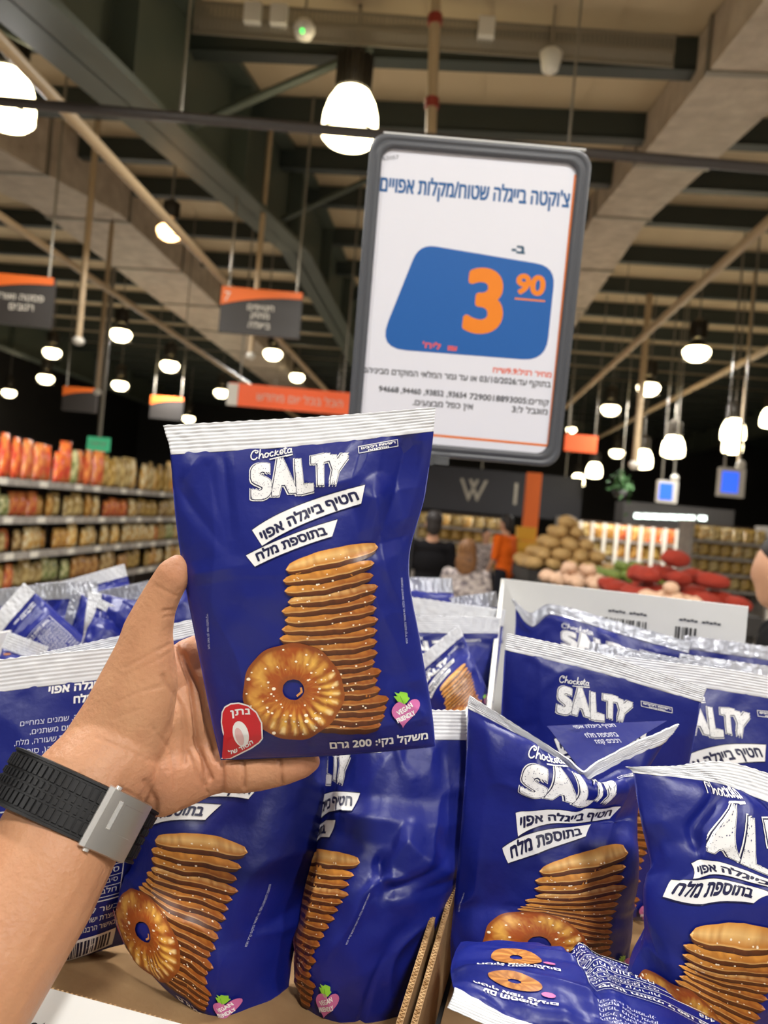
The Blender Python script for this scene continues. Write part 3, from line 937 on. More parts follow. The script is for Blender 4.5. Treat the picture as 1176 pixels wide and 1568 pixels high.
# ================================================================== FOREGROUND SURFACES
def pchip(x, Y, xq):
    """shape-keeping cubic through knots x (n,) with values Y (n, ..., k); xq any (N,). Y may carry one column set per query point: (n, N, k)"""
    x = np.asarray(x, float); Y = np.asarray(Y, float); xq = np.clip(np.asarray(xq, float), x[0], x[-1])
    n = len(x)
    if n == 1:
        return Y[0] if Y.ndim == 3 else np.repeat(Y[:1], len(xq), 0)
    sh = (-1,) + (1,) * (Y.ndim - 1)
    h = np.diff(x).reshape(sh); dl = np.diff(Y, axis=0) / h
    m = np.zeros_like(Y)
    if n == 2:
        m[:] = dl[0]
    else:
        a, c = dl[:-1], dl[1:]
        same = (a * c) > 0
        w1 = 2 * h[1:] + h[:-1]; w2 = h[1:] + 2 * h[:-1]
        with np.errstate(divide='ignore', invalid='ignore'):
            m[1:-1] = np.where(same, (w1 + w2) / (w1 / np.where(a == 0, 1, a) + w2 / np.where(c == 0, 1, c)), 0)
        m[0], m[-1] = dl[0], dl[-1]
    i = np.clip(np.searchsorted(x, xq, side='right') - 1, 0, n - 2)
    t = ((xq - x[i]) / (x[i + 1] - x[i]))[:, None]
    hh = (x[i + 1] - x[i])[:, None]
    if Y.ndim == 3:
        q = np.arange(len(xq))
        y0, y1, m0, m1 = Y[i, q], Y[i + 1, q], m[i, q], m[i + 1, q]
    else:
        y0, y1, m0, m1 = Y[i], Y[i + 1], m[i], m[i + 1]
    return (2 * t**3 - 3 * t**2 + 1) * y0 + (t**3 - 2 * t**2 + t) * hh * m0 + (-2 * t**3 + 3 * t**2) * y1 + (t**3 - t**2) * hh * m1


class Net:
    """rows of control points, bottom to top: [(v, [(u, point), ...]), ...]"""
    def __init__(self, rows):
        self.rows = sorted(rows, key=lambda r: r[0])
        self.v = [r[0] for r in self.rows]
        self.u0 = min(p[0] for p in self.rows[0][1]); self.u1 = max(p[0] for p in self.rows[0][1])

    def at(self, u, v):
        u = np.asarray(u, float); v = np.asarray(v, float)
        R = [pchip([p[0] for p in r[1]], [p[1] for p in r[1]], u) for r in self.rows]
        return pchip(self.v, np.array(R), v)


def wnet(rows):
    """control points given as (u, px, py, distance) become places in the hall"""
    return Net([(v, [(p[0], W(p[1], p[2], p[3])) for p in r]) for v, r in rows])


VS = 0.905                       # where the pouch ends and the crimped strip begins


def vnoise(u, v, seed, s):
    """smooth value noise on a lattice"""
    g = np.random.default_rng(seed).uniform(-1, 1, (64, 64))
    x, y = np.asarray(u) * s + 20, np.asarray(v) * s * 1.35 + 20
    i, j = np.floor(x).astype(int), np.floor(y).astype(int)
    a, c = x - i, y - j
    a, c = a * a * (3 - 2 * a), c * c * (3 - 2 * c)
    G = lambda p, q: g[p % 64, q % 64]
    return (G(i, j) * (1 - a) + G(i + 1, j) * a) * (1 - c) + (G(i, j + 1) * (1 - a) + G(i + 1, j + 1) * a) * c


class Bag:
    """a filled film pouch: front and back skins bulge away from a control net"""
    def __init__(self, rows, T=0.022, Tb=0.02, seed=0, wr=1.0, creases=(), ray=False, puff=0.55, ncre=9):
        self.net = wnet(rows)
        self.T, self.Tb, self.seed, self.ray, self.puff, self.wra = T, Tb, seed, ray, puff, wr
        self.u0, self.u1 = self.net.u0, self.net.u1
        g = np.random.default_rng(seed + 100)
        cr = list(creases)
        for k in range(ncre):
            side = g.integers(0, 4)
            a = g.uniform(0.05, 0.95)
            st = [(a, 0.9), (0.02, a), (0.98, a), (a, 0.03)][side] if k % 3 else (a, 0.9)
            ang = g.normal(0, 0.5) + [-math.pi / 2, 0, math.pi, math.pi / 2][side if k % 3 else 0]
            ln = g.uniform(0.12, 0.4)
            cr.append((st[0], st[1], st[0] + ln * math.cos(ang), st[1] + ln * math.sin(ang) * 0.75, g.choice([-1, 1]) * g.uniform(0.0012, 0.0034), g.uniform(0.03, 0.085)))
        self.cr = cr

    def base(self, u, v):
        return self.net.at(u, v)

    def normal(self, u, v):
        e = 0.01
        ua, ub = np.clip(u - e, self.u0, self.u1), np.clip(u + e, self.u0, self.u1)
        va, vb = np.clip(v - e, 0, 1), np.clip(v + e, 0, 1)
        n = np.cross(self.base(ub, v) - self.base(ua, v), self.base(u, vb) - self.base(u, va))
        return n / np.maximum(np.linalg.norm(n, axis=1, keepdims=True), 1e-12)

    def shape(self, u, v):
        t = np.clip((u - self.u0) / (self.u1 - self.u0), 0, 1)
        g = np.maximum(4 * t * (1 - t), 0) ** self.puff
        k = np.clip((VS - v) / 0.36, 0, 1) ** 0.85 * np.clip(v / 0.09, 0, 1) ** 0.5
        return t, g * k

    def wrinkle(self, u, v):
        t, s = self.shape(u, v)
        w = 0.0016 * vnoise(t, v, self.seed, 4.5) + 0.0007 * vnoise(t, v, self.seed + 1, 11)
        r = 1 - np.abs(vnoise(t, v, self.seed + 2, 3.3)) * 2.2
        w = w + 0.0020 * np.clip(r, 0, 1) ** 1.6
        for (a, c, a2, c2, amp, wd) in self.cr:
            dx, dy = a2 - a, (c2 - c) * 1.35
            ll = dx * dx + dy * dy
            px, py = t - a, (v - c) * 1.35
            q = np.clip((px * dx + py * dy) / ll, 0, 1)
            d = np.hypot(px - q * dx, py - q * dy)
            w = w + amp * np.clip(1 - d / wd, 0, 1) ** 1.15 * (1 - 0.75 * q)
        # puckers under the strip
        near = np.exp(-((VS - np.minimum(v, VS)) / 0.07))
        w = w + 0.0016 * near * vnoise(t, 0 * v + 0.3, self.seed + 5, 13)
        edge = np.clip(np.minimum(t, 1 - t) / 0.05, 0, 1) * np.clip((VS - v) / 0.04, 0, 1) * np.clip(v / 0.04, 0, 1)
        return self.wra * w * edge

    def seal_wave(self, u):
        return 0.0022 * vnoise(u, 0 * u, self.seed + 9, 4) * self.wra

    def front(self, u, v, off=0.0):
        u = np.asarray(u, float); v = np.asarray(v, float)
        p = self.base(u, v); n = self.normal(u, v)
        if self.ray:
            n = CAM - p; n = n / np.linalg.norm(n, axis=1, keepdims=True)
        t, s = self.shape(u, v)
        sw = self.seal_wave(u) * np.clip((v - VS + 0.1) / 0.1, 0, 1)
        return p + n * (self.T * s + self.wrinkle(u, v) + sw + off)[:, None]

    def back(self, u, v):
        p = self.base(u, v); n = self.normal(u, v)
        t, s = self.shape(u, v)
        sw = self.seal_wave(u) * np.clip((v - VS + 0.1) / 0.1, 0, 1)
        return p - n * (self.Tb * s - sw)[:, None]


# ------------------------------------------------------------------ printed artwork, in the pixels of the held bag's front
HELD = [(1.0, [(0, 248, 650, .437), (.5, 456, 639, .437), (1, 667, 624, .437)]),
        (VS, [(0, 260, 693, .437), (.5, 462, 680, .436), (1, 664, 658, .437)]),
        (.74, [(0, 268, 785, .442), (.5, 460, 775, .438), (1, 652, 752, .446)]),
        (.56, [(0, 281, 880, .447), (.5, 452, 870, .440), (1, 627, 852, .452)]),
        (.3, [(0, 306, 1012, .452), (.5, 478, 1003, .444), (1, 645, 990, .456)]),
        (.1, [(0, 328, 1122, .456), (.5, 495, 1115, .449), (1, 663, 1100, .458)]),
        (0, [(0, 338, 1164, .458), (.5, 500, 1158, .454), (1, 667, 1144, .458)])]
HNET2 = Net([(v, [(p[0], np.array([p[1], p[2]], float)) for p in r]) for v, r in HELD])


def art_uv(P):
    """artwork pixels -> (u, v) of the front"""
    P = np.asarray(P, float)
    u = np.clip((P[:, 0] - 290) / 370, 0, 1); v = np.clip((1160 - P[:, 1]) / 515, 0, 1)
    for _ in range(14):
        e = 1e-3
        q = HNET2.at(u, v)
        a = (HNET2.at(np.minimum(u + e, 1), v) - HNET2.at(np.maximum(u - e, 0), v)) / (np.minimum(u + e, 1) - np.maximum(u - e, 0))[:, None]
        c = (HNET2.at(u, np.minimum(v + e, 1)) - HNET2.at(u, np.maximum(v - e, 0))) / (np.minimum(v + e, 1) - np.maximum(v - e, 0))[:, None]
        r = P - q
        det = a[:, 0] * c[:, 1] - a[:, 1] * c[:, 0]
        du = (r[:, 0] * c[:, 1] - r[:, 1] * c[:, 0]) / det
        dv = (a[:, 0] * r[:, 1] - a[:, 1] * r[:, 0]) / det
        u = np.clip(u + np.clip(du, -.2, .2), 0, 1); v = np.clip(v + np.clip(dv, -.2, .2), 0, 1)
    return u, v


class Art:
    def __init__(self):
        self.v, self.f, self.c, self.l = [], [], [], []

    def add(self, P, F, col, layer):
        k = len(self.v)
        self.v += [tuple(p) for p in P]
        self.f += [tuple(i + k for i in q) for q in F]
        self.c += list(col) if isinstance(col, list) else [col] * len(P)
        self.l += [layer] * len(P)

    def poly(self, P, col, layer):
        self.add(P, [tuple(range(len(P)))], col, layer)

    def ellipse(self, cx, cy, rx, ry, col, layer, n=32, rot=0.0):
        c, s = math.cos(rot), math.sin(rot)
        self.poly([(cx + rx * math.cos(a) * c - ry * math.sin(a) * s, cy + rx * math.cos(a) * s + ry * math.sin(a) * c) for a in np.linspace(0, 2 * math.pi, n, endpoint=False)], col, layer)

    def text(self, s, p0, p1, h, col, layer, bold=0.0, shear=0.0, sag=0.0, ref=0.7, res=2):
        """s along the baseline p0 -> p1 (left to right), letters h tall, y down"""
        C = contours(s, res + 1, shear)
        x0 = min(c[:, 0].min() for c in C); x1 = max(c[:, 0].max() for c in C)
        p0, p1 = np.array(p0, float), np.array(p1, float)
        d = p1 - p0; ln = np.hypot(*d); e = d / ln; nrm = np.array([e[1], -e[0]])
        def m(v):
            t = (v[:, 0] - x0) / (x1 - x0)
            return p0 + d * t[:, None] + nrm * (v[:, 1] * h / ref)[:, None] + nrm * (sag * 4 * t * (1 - t))[:, None]
        L_ = [m(c) for c in C]
        offs = [(0, 0)] if not bold else [(bold, bold), (-bold, bold), (bold, -bold), (-bold, -bold)]
        P, f = union([[c + np.array(o) for c in L_] for o in offs])
        self.add(P, f, col, layer)

    def line(self, P, w, col, layer):
        self.lines([P], w, col, layer)

    def lines(self, PP, w, col, layer):
        S_ = []
        for P in PP:
            P = [np.array(p, float) for p in P]
            for a, c in zip(P[:-1], P[1:]):
                d = c - a; d = d / max(np.hypot(*d), 1e-6); n = np.array([-d[1], d[0]]) * w / 2
                a2, c2 = a - d * w * 0.25, c + d * w * 0.25
                S_.append([np.array([a2 + n, c2 + n, c2 - n, a2 - n])])
        v, f = union(S_)
        self.add(v, f, col, layer)

    def cut(self, step=8.0, only=None):
        """split everything on a grid so that it can follow a curved surface"""
        bm = bmesh.new()
        cl = bm.verts.layers.float_color.new('ink'); ll = bm.verts.layers.float.new('lay')
        vs = []
        for p, c, l in zip(self.v, self.c, self.l):
            x = bm.verts.new((p[0], p[1], 0)); x[cl] = c; x[ll] = l; vs.append(x)
        for q in self.f:
            try:
                bm.faces.new([vs[i] for i in q])
            except ValueError:
                pass
        bmesh.ops.triangulate(bm, faces=[f for f in bm.faces if len(f.verts) > 3])
        xs = [p[0] for p in self.v]; ys = [p[1] for p in self.v]
        for k, (lo, hi, n) in enumerate(((min(xs), max(xs), (1, 0, 0)), (min(ys), max(ys), (0, 1, 0)))):
            q = lo + step
            while q < hi:
                co = (q, 0, 0) if k == 0 else (0, q, 0)
                bmesh.ops.bisect_plane(bm, geom=bm.verts[:] + bm.edges[:] + bm.faces[:], plane_co=co, plane_no=n, dist=1e-5)
                q += step
        bm.verts.index_update()
        V = np.array([x.co[:2] for x in bm.verts]); C = np.array([tuple(x[cl]) for x in bm.verts]); LY = np.array([x[ll] for x in bm.verts])
        Fc = [tuple(x.index for x in q.verts) for q in bm.faces]
        # all faces wound the same way (y down in artwork space)
        out = []
        for q in Fc:
            a = sum(V[q[i]][0] * V[q[(i + 1) % len(q)]][1] - V[q[(i + 1) % len(q)]][0] * V[q[i]][1] for i in range(len(q)))
            out.append(q[::-1] if a > 0 else q)
        bm.free()
        return V, out, C, LY


WHITE, NAVY, RED, PINK, GRN = L('#e6e6e6'), L('#15173f'), L('#c3202b'), L('#c0679c'), L('#86c23a')
g_ = np.random.default_rng(3)


def cmix(a, c, t):
    return tuple(a[i] * (1 - t) + c[i] * t for i in range(4))


A = Art()
# stack of flat crackers, drawn from the bottom up
GOLD, TOAST, DARK, PALE = L('#d8943f'), L('#8d4c1b'), L('#3f1d0b'), L('#ecc27c')
jit = g_.uniform(-4, 4, (2, 18))
ys_l = [872, 889, 905, 922, 936, 950, 964, 978, 992, 1006, 1020, 1034, 1047, 1060, 1072, 1084, 1096, 1108]
ys_r = [838, 862, 881, 898, 914, 931, 948, 965, 982, 999, 1013, 1027, 1041, 1055, 1070, 1083, 1096, 1109]
xl = [441, 436, 434, 441, 435, 437, 432, 431, 452, 455, 458, 460, 464, 468, 472, 476, 480, 470]
xr = [576, 574, 575, 577, 578, 578, 577, 577, 577, 576, 576, 582, 578, 584, 594, 589, 590, 582]
for i in reversed(range(18)):
    n = 26
    th = 11 if i else 15                           # half height of the visible top face
    a, c = np.array([xl[i] + jit[0, i], ys_l[i]], float), np.array([xr[i] + jit[1, i] * .7, ys_r[i]], float)
    V, F, Cc = [], [], []
    ph = g_.uniform(0, 6, 3)
    for k in range(n + 1):
        t = k / n
        p = a + (c - a) * t
        wv = 0.9 * math.sin(7 * t + ph[0]) + 0.5 * math.sin(19 * t + ph[1]) + 0.3 * math.sin(37 * t + ph[2])
        bell = max(4 * t * (1 - t), 0) ** 0.36
        topy = p[1] - th * bell * (1.0 if i == 0 else 0.75) + wv * bell * 0.6
        rim = p[1] + 5.0 * bell + wv * bell
        low = rim + 2.4 * bell + 0.4
        und = low + 8.5 * bell
        shade = t ** 1.3 * (0.8 if i > 1 else 0.35) + 0.02 * i
        nz = lambda: g_.uniform(-0.12, 0.12)
        for y, col in ((topy, cmix(GOLD, TOAST, min(1, max(0, shade + nz())))), ((topy + rim) / 2, cmix(PALE if i in (0, 3) else GOLD, TOAST, min(1, max(0, shade * 0.8 + 0.15 + nz() * 2)))),
                       (rim, cmix(GOLD, TOAST, min(1, max(0, shade + 0.35 + nz())))), (low, cmix(PALE, TOAST, min(1, max(0, 0.25 + shade * 0.6 + nz())))), (low + 0.5, cmix(TOAST, DARK, min(1, 0.5 + 0.4 * t + nz()))), (und, DARK)):
            V.append((p[0], y)); Cc.append(col)
    for k in range(n):
        for j in range(5):
            q = k * 6 + j
            F.append((q, q + 6, q + 7, q + 1))
    A.add(V, F, Cc, 4 + (18 - i))
    for k in range(7 if i < 4 else 4):
        t = g_.uniform(0.1, 0.9); p = a + (c - a) * t + np.array([0, g_.uniform(-3, 6)])
        r = g_.uniform(0.8, 1.9)
        A.ellipse(p[0], p[1], r, r * 0.8, L('#f0e2c8'), 23.2 + g_.random(), 6)
# ring cracker
cx, cy, RX, RY = 449, 1059, 77, 74
V, F, Cc = [], [], []
NA, NR = 120, 13
rr = np.linspace(0.215, 1.0, NR)
for j, r in enumerate(rr):
    for k in range(NA):
        a = 2 * math.pi * k / NA
        wob = 1 + 0.012 * math.sin(5 * a + 1) + 0.01 * math.sin(11 * a)
        V.append((cx + RX * r * wob * math.cos(a) + (1 - r) * 0.5, cy + RY * r * wob * math.sin(a) - (1 - r) * 3))
        low_ = max(0.0, 0.5 + 0.55 * math.cos(a - 0.75))          # the printed ring is fluted on its lower right
        x_, y_ = r * math.cos(a), r * math.sin(a)
        bl = 0.5 + 0.25 * math.sin(7 * x_ + 3 * y_ + 1) + 0.25 * math.sin(9 * y_ - 4 * x_ + 2.2 * math.sin(6 * x_))
        rid = 0.5 + 0.5 * math.sin(25 * a + 1.1 * math.sin(5 * a) + 0.8 * math.sin(8 * r))
        band = math.exp(-((r - 0.70 - 0.03 * math.sin(7 * a)) / 0.2) ** 2)
        pale = band * (low_ * (0.2 + 0.8 * rid ** 1.3) + (1 - low_) * 0.55 * bl) + 0.18 * (bl - 0.5) + g_.uniform(-.12, .12)
        col = cmix(L('#9c4a16'), L('#efbf58'), min(1, max(0, pale)))
        if 0.48 < r < 0.93 and rid < 0.3:
            col = cmix(col, L('#74350e'), 0.6 * low_)
        if 0.8 < r < 0.9 and low_ > .6 and rid > .75:
            col = cmix(col, L('#fbe6a8'), 0.6)
        if r > 0.93:
            col = cmix(col, L('#7a3a12'), 0.75)
        if r < 0.3:
            col = cmix(col, L('#7d3f16'), 0.5)
        Cc.append(col)
for j in range(NR - 1):
    for k in range(NA):
        F.append((j * NA + k, j * NA + (k + 1) % NA, (j + 1) * NA + (k + 1) % NA, (j + 1) * NA + k))
A.add(V, F, Cc, 25)
for k in range(70):
    a = g_.uniform(0, 2 * math.pi); r = g_.uniform(0.35, 0.95); s = g_.uniform(0.8, 2.2) * (1.6 if g_.random() < .12 else 1)
    A.ellipse(cx + RX * r * math.cos(a), cy + RY * r * math.sin(a), s, s * 0.8, L('#f4e6cc'), 26 + g_.random(), 6)
A.line([(455, 1066), (462, 1060), (461, 1054)], 3, L('#c98a4a'), 27)

# script word, drawn with a pen
def script(A, x0, y0, dx, dy, sc, col, layer, w=1.7):
    e = np.array([dx, dy], float); e /= np.hypot(*e); n = np.array([e[1], -e[0]]) * -1.0
    def tr(P):
        return [np.array([x0, y0]) + e * (p[0] + 0.28 * p[1]) * sc - n * p[1] * sc for p in P]
    def arc(cx, cy, rx, ry, a0, a1, k=9):
        return [(cx + rx * math.cos(math.radians(a0 + (a1 - a0) * i / k)), cy + ry * math.sin(math.radians(a0 + (a1 - a0) * i / k))) for i in range(k + 1)]
    S = [arc(6, 5.5, 4.6, 5.6, 60, 320), arc(8.5, 9, 1.6, 1.4, 180, 420),
         [(12, 0), (13, 11)], arc(15, 2.6, 2, 2.6, 170, 0, 6) + [(17.2, 0.4), (18.6, 0.2)],
         arc(21.5, 2.6, 2.4, 2.6, 0, 360), [(23.5, 4), (25.4, 3.6)],
         arc(28.2, 2.6, 2.3, 2.6, 50, 320),
         [(32, 0), (33.4, 11)], [(36, 5), (32.6, 2.4), (36.2, 0.1), (37.6, 0.4)],
         [(38.3, 2.4)] + arc(40.6, 2.8, 2.1, 2.6, -10, 310),
         [(45, 9), (44.6, 1), (46, 0), (47.4, 0.4)], [(43, 6), (47.2, 6.2)],
         arc(50.6, 2.5, 2.3, 2.5, 0, 360), [(53, 5), (52.9, 0.6), (54.4, 0.2)],
         [(26, -3.4), (40, -2.9), (55, -2.6), (47, -3.3)]]
    A.lines([tr(P) for P in S], w, col, layer)


script(A, 382, 705, 67, -13, 1.22, WHITE, 3)

# big block letters, each set in its own quad
def quad_loops(ch, Q, res=5):
    C = contours(ch, res)
    lo = np.min([c.min(0) for c in C], 0); hi = np.max([c.max(0) for c in C], 0)
    Q = np.array(Q, float)                           # TL TR BR BL
    out = []
    for c in C:
        t = (c - lo) / (hi - lo)
        out.append((Q[0] * (1 - t[:, :1]) + Q[1] * t[:, :1]) * t[:, 1:] + (Q[3] * (1 - t[:, :1]) + Q[2] * t[:, :1]) * (1 - t[:, 1:]))
    return out


def grown(loops, r, shift=(0, 0), n=12, square=False):
    sh = np.array(shift, float)
    if square:
        return [[c + sh + r * np.array(o) for c in loops] for o in ((1, 1), (-1, 1), (-1, -1), (1, -1), (0, 0), (1, 0), (-1, 0), (0, 1), (0, -1))]
    if r <= 0:
        return [[c + sh for c in loops]]
    return [[c + sh + r * np.array([math.cos(a), math.sin(a)]) for c in loops] for a in np.linspace(0, 2 * math.pi, n, endpoint=False)] + [[c + sh for c in loops]]


GL = {'S': [(387, 715), (411, 710), (413, 757), (388, 764)], 'A': [(422, 706), (435, 702), (450, 751), (419, 756)],
      'L': [(454, 706), (466, 703), (477, 749), (457, 754)], 'T': [(479, 702), (502, 697), (499, 738), (483, 742)], 'Y': [(507, 700), (531, 697), (514, 738), (505, 741)]}
LO = {ch: quad_loops(ch, Q) for ch, Q in GL.items()}
w0_, n0_, f0_ = [], [], []
for ch in GL:
    w0_ += grown(LO[ch], 4.9, (-0.9, 0.9), square=True); n0_ += grown(LO[ch], 4.0, (-0.5, 0.5), square=True); f0_ += grown(LO[ch], 3.1, square=True)
A.add(*union(w0_), WHITE, 0); A.add(*union(n0_), NAVY, 1)
P, f = union(f0_)
A.add(P, f, WHITE, 2)
ar_ = np.array([abs(area(P[list(q)])) for q in f]); ar_ /= ar_.sum()
for k in range(230):
    q = f[g_.choice(len(f), p=ar_)]
    w_ = g_.dirichlet([1] * len(q)); p = w_ @ P[list(q)]
    r = g_.uniform(0.3, 0.75)
    A.poly([p + (r, 0), p + (0, r), p - (r, 0), p - (0, r)], L('#4a4c72'), 3 + g_.random())


def banner(A, top, bot, layer):
    """two curved edges, left to right"""
    def curve(P, n=12):
        P = np.array(P, float); t = np.linspace(0, 1, n)
        return [(1 - q) ** 2 * P[0] + 2 * q * (1 - q) * P[1] + q * q * P[2] for q in t]
    a, c = curve(top), curve(bot)
    big = lambda P, s: [np.array(p) + s for p in P]
    V = a + c; n = len(a)
    A.add([tuple(p) for p in V], [(i, i + 1, n + i + 1, n + i) for i in range(n - 1)], WHITE, layer)


def blow(P, e):
    P = np.array(P, float); c = P.mean(0)
    return [tuple(p + (p - c) / np.hypot(*(p - c)) * e) for p in P]


b1t, b1b = [(386, 811), (436, 772), (559, 742)], [(402, 836), (455, 800), (552, 772)]
b2t, b2b = [(377, 850), (435, 818), (516, 795)], [(391, 868), (440, 842), (507, 822)]
banner(A, b1t, b1b, 1); banner(A, b2t, b2b, 1)
for P in (b1t, b1b, b2t, b2b):                       # fine dark keyline
    q = [(1 - t) ** 2 * np.array(P[0]) + 2 * t * (1 - t) * np.array(P[1]) + t * t * np.array(P[2]) for t in np.linspace(0, 1, 12)]
    A.line(q, 1.2, NAVY, 2)
A.text(rtl('חטיף בייגלה אפוי'), (403, 828), (549, 765), 15.5, NAVY, 3, bold=0.75, sag=5)
A.text(rtl('בתוספת מלח'), (396, 859), (500, 818), 13.5, NAVY, 3, bold=0.7, sag=3)
# small framed note
for a, c in zip([(549, 684), (609, 673), (610, 683), (550, 694)], [(609, 673), (610, 683), (550, 694), (549, 684)]):
    A.line([a, c], 1.0, WHITE, 1)
A.text(rtl('רשימת רכיבים'), (554, 688), (606, 678.6), 3.4, WHITE, 2, bold=0.25, res=1)
A.text(rtl('ואלרגנים'), (565, 691), (596, 685.2), 3.0, WHITE, 2, bold=0.25, res=1)
# red emblem with a tail
pts = [(341, 1092), (345, 1084), (354, 1079), (366, 1078), (380, 1082), (392, 1092), (400, 1108), (401, 1131), (396, 1137), (384, 1145), (366, 1154), (352, 1161), (341, 1162), (340, 1159), (351, 1153), (356, 1146), (348, 1135), (343, 1122), (340, 1107)]
A.poly(blow(pts, 2.2), WHITE, 28); A.poly(pts, RED, 29)
A.ellipse(369, 1124, 12, 20, WHITE, 30, 24, -0.25)
A.ellipse(367, 1128, 6.0, 14, L('#d9b3b3'), 31, 20, -0.3)
A.text(rtl('נתן'), (354, 1097), (383, 1094), 10, WHITE, 31, bold=0.4, sag=1)
A.text(rtl('הסוד של'), (352, 1155), (388, 1138), 6, WHITE, 31, bold=0.3, sag=-2)
# pink heart and green leaf
t = np.linspace(0, 2 * math.pi, 40, endpoint=False)
hx, hy = 16 * np.sin(t) ** 3, 13 * np.cos(t) - 5 * np.cos(2 * t) - 2 * np.cos(3 * t) - np.cos(4 * t)
c_, s_ = math.cos(0.16), math.sin(0.16)
A.poly([(620 + 1.38 * (x * c_ - -y * s_) , 1090 + 1.5 * (-y * c_ + x * -s_)) for x, y in zip(hx, hy)], PINK, 29)
A.text('VEGAN', (610, 1096), (632, 1082), 7.5, WHITE, 31, bold=0.25)
A.text('FRIENDLY', (609, 1107), (636, 1094), 7, WHITE, 31, bold=0.25)
A.poly([(617, 1079), (608, 1074), (602, 1066), (608, 1066), (603, 1060), (610, 1062), (612, 1059), (617, 1064), (623, 1061), (624, 1067), (627, 1069), (622, 1076)], GRN, 29)
A.line([(617, 1077), (612, 1066)], 0.8, L('#4f8a22'), 30)
A.text(rtl('משקל נקי: 200 גרם'), (506, 1146), (655, 1131), 10.5, WHITE, 3, bold=0.45, sag=-2)
A.text(rtl('מיוצר באתר נקי, שמרו במקום קריר'), (316, 940), (319, 994), 3.2, L('#b9bcd6'), 3, res=1)
A.text(rtl('התמונה להמחשה בלבד, נא לשמור במקום קריר ויבש'), (624, 985), (618, 885), 3.2, L('#b9bcd6'), 3, res=1)
FRONT = A.cut(5.5)
FRONT_UV = art_uv(FRONT[0])

# back of the bag (its own artwork, u v given straight in hundredths: x 0..100, y 0..135 down from the top)
B = Art()
B.text(rtl('חטיף בייגלה אפוי'), (56, 19.5), (90, 19.5), 3.2, WHITE, 1, bold=0.16)
B.text(rtl('בתוספת מלח'), (66, 24.5), (90, 24.5), 3.0, WHITE, 1, bold=0.16)
for k, s_ in enumerate(['רכיבים: קמח חיטה, שמנים צמחיים', 'חומרי תפיחה - ביחסים משתנים,', 'מכיל גלוטן. תמצית לתת שעורה, מלח,', 'חומר מתחלב (לציטין סויה), סוכר,', 'אבקת אפיה (מימן קרבונט),', 'תבלינים (רוזמרין).']):
    x0 = [46, 50, 44, 47, 58, 70][k]
    B.text(rtl(s_), (x0, 31 + k * 3.6), (90, 31 + k * 3.6), 2.1, L('#c4c6dc'), 1, res=1)
for (x0, y0, x1, y1) in ((40, 62, 92, 106), (40, 62, 92, 69)):
    for a, c in (((x0, y0), (x1, y0)), ((x1, y0), (x1, y1)), ((x1, y1), (x0, y1)), ((x0, y1), (x0, y0))):
        B.line([a, c], 0.5, WHITE, 1)
B.text(rtl('סימון תזונתי ל 100 גרם'), (46, 67.3), (88, 67.3), 3, WHITE, 1, bold=0.12, res=1)
for k, s_ in enumerate(['אנרגיה קלוריות', 'סך השומנים גרם', 'נתרן מיליגרם', 'פחמימות גרם', 'סוכרים גרם', 'סיבים תזונתיים', 'חלבונים גרם']):
    B.text(rtl(s_), (66, 74 + k * 4.8), (90, 74 + k * 4.8), 2.4, WHITE, 1, res=1)
    B.text(str([448, 13, 920, 68, 3, 5, 11][k]), (46, 74 + k * 4.8), (52, 74 + k * 4.8), 2.4, WHITE, 1, res=1)
    B.line([(40, 75.6 + k * 4.8), (92, 75.6 + k * 4.8)], 0.3, WHITE, 1)
for k, s_ in enumerate(['כשר למהדרין', 'תוצרת ישראל, לשמור', 'באישור הרבנות הראשית']):
    B.text(rtl(s_), (62, 111 + k * 4.2), (92, 111 + k * 4.2), 2.6, WHITE, 1, res=1)
B.poly([(58, 122), (93, 122), (93, 133), (58, 133)], WHITE, 1)
x = 60.0
while x < 91:
    w_ = g_.choice([0.4, 0.8, 1.2]); B.poly([(x, 123), (x + w_, 123), (x + w_, 131.5), (x, 131.5)], NAVY, 2); x += w_ + g_.choice([0.4, 0.8])
# two little printed snacks with captions on the other half
for (cx, cy) in ((22, 44), (20, 82)):
    V, F, Cc = [], [], []
    for j, r in enumerate((0.25, 0.6, 1.0)):
        for k in range(24):
            a = 2 * math.pi * k / 24
            V.append((cx + 9 * r * math.cos(a), cy + (8 if cy < 60 else 13) * r * math.sin(a))); Cc.append(cmix(L('#c98a45'), L('#7a4118'), abs(math.sin(a * 4 + j)) * 0.8))
    for j in range(2):
        for k in range(24):
            F.append((j * 24 + k, j * 24 + (k + 1) % 24, j * 24 + 24 + (k + 1) % 24, j * 24 + 24 + k))
    B.add(V, F, Cc, 1)
    B.ellipse(cx - 11, cy - 6, 2.2, 2.2, PINK, 2, 12)
    B.text(rtl('חטיף אפוי טעים'), (cx - 14, cy - 12), (cx + 14, cy - 12), 3, WHITE, 1, bold=0.12, res=1)
    B.text(rtl('עם תוספות'), (cx - 8, cy - 16), (cx + 10, cy - 16), 3, WHITE, 1, bold=0.12, res=1)
BACK = B.cut(2.6)
BACK_UV = (BACK[0][:, 0] / 100, 1 - BACK[0][:, 1] / 135)
BACK2_UV = (np.where(BACK_UV[0] > .38, BACK_UV[0] - .39, BACK_UV[0] + .57), BACK_UV[1])
NOART = (np.zeros((0, 2)), [], np.zeros((0, 4)), np.zeros(0)), (np.zeros(0), np.zeros(0))


def set_ink(me, cols):
    at = me.color_attributes.new('ink', 'FLOAT_COLOR', 'POINT')
    at.data.foreach_set('color', np.asarray(cols, np.float32).ravel())


def grid(nu, nv, k=0, flip=False):
    f = []
    for j in range(nv):
        for i in range(nu):
            a = k + j * (nu + 1) + i
            q = (a, a + 1, a + nu + 2, a + nu + 1)
            f.append(q[::-1] if flip else q)
    return f


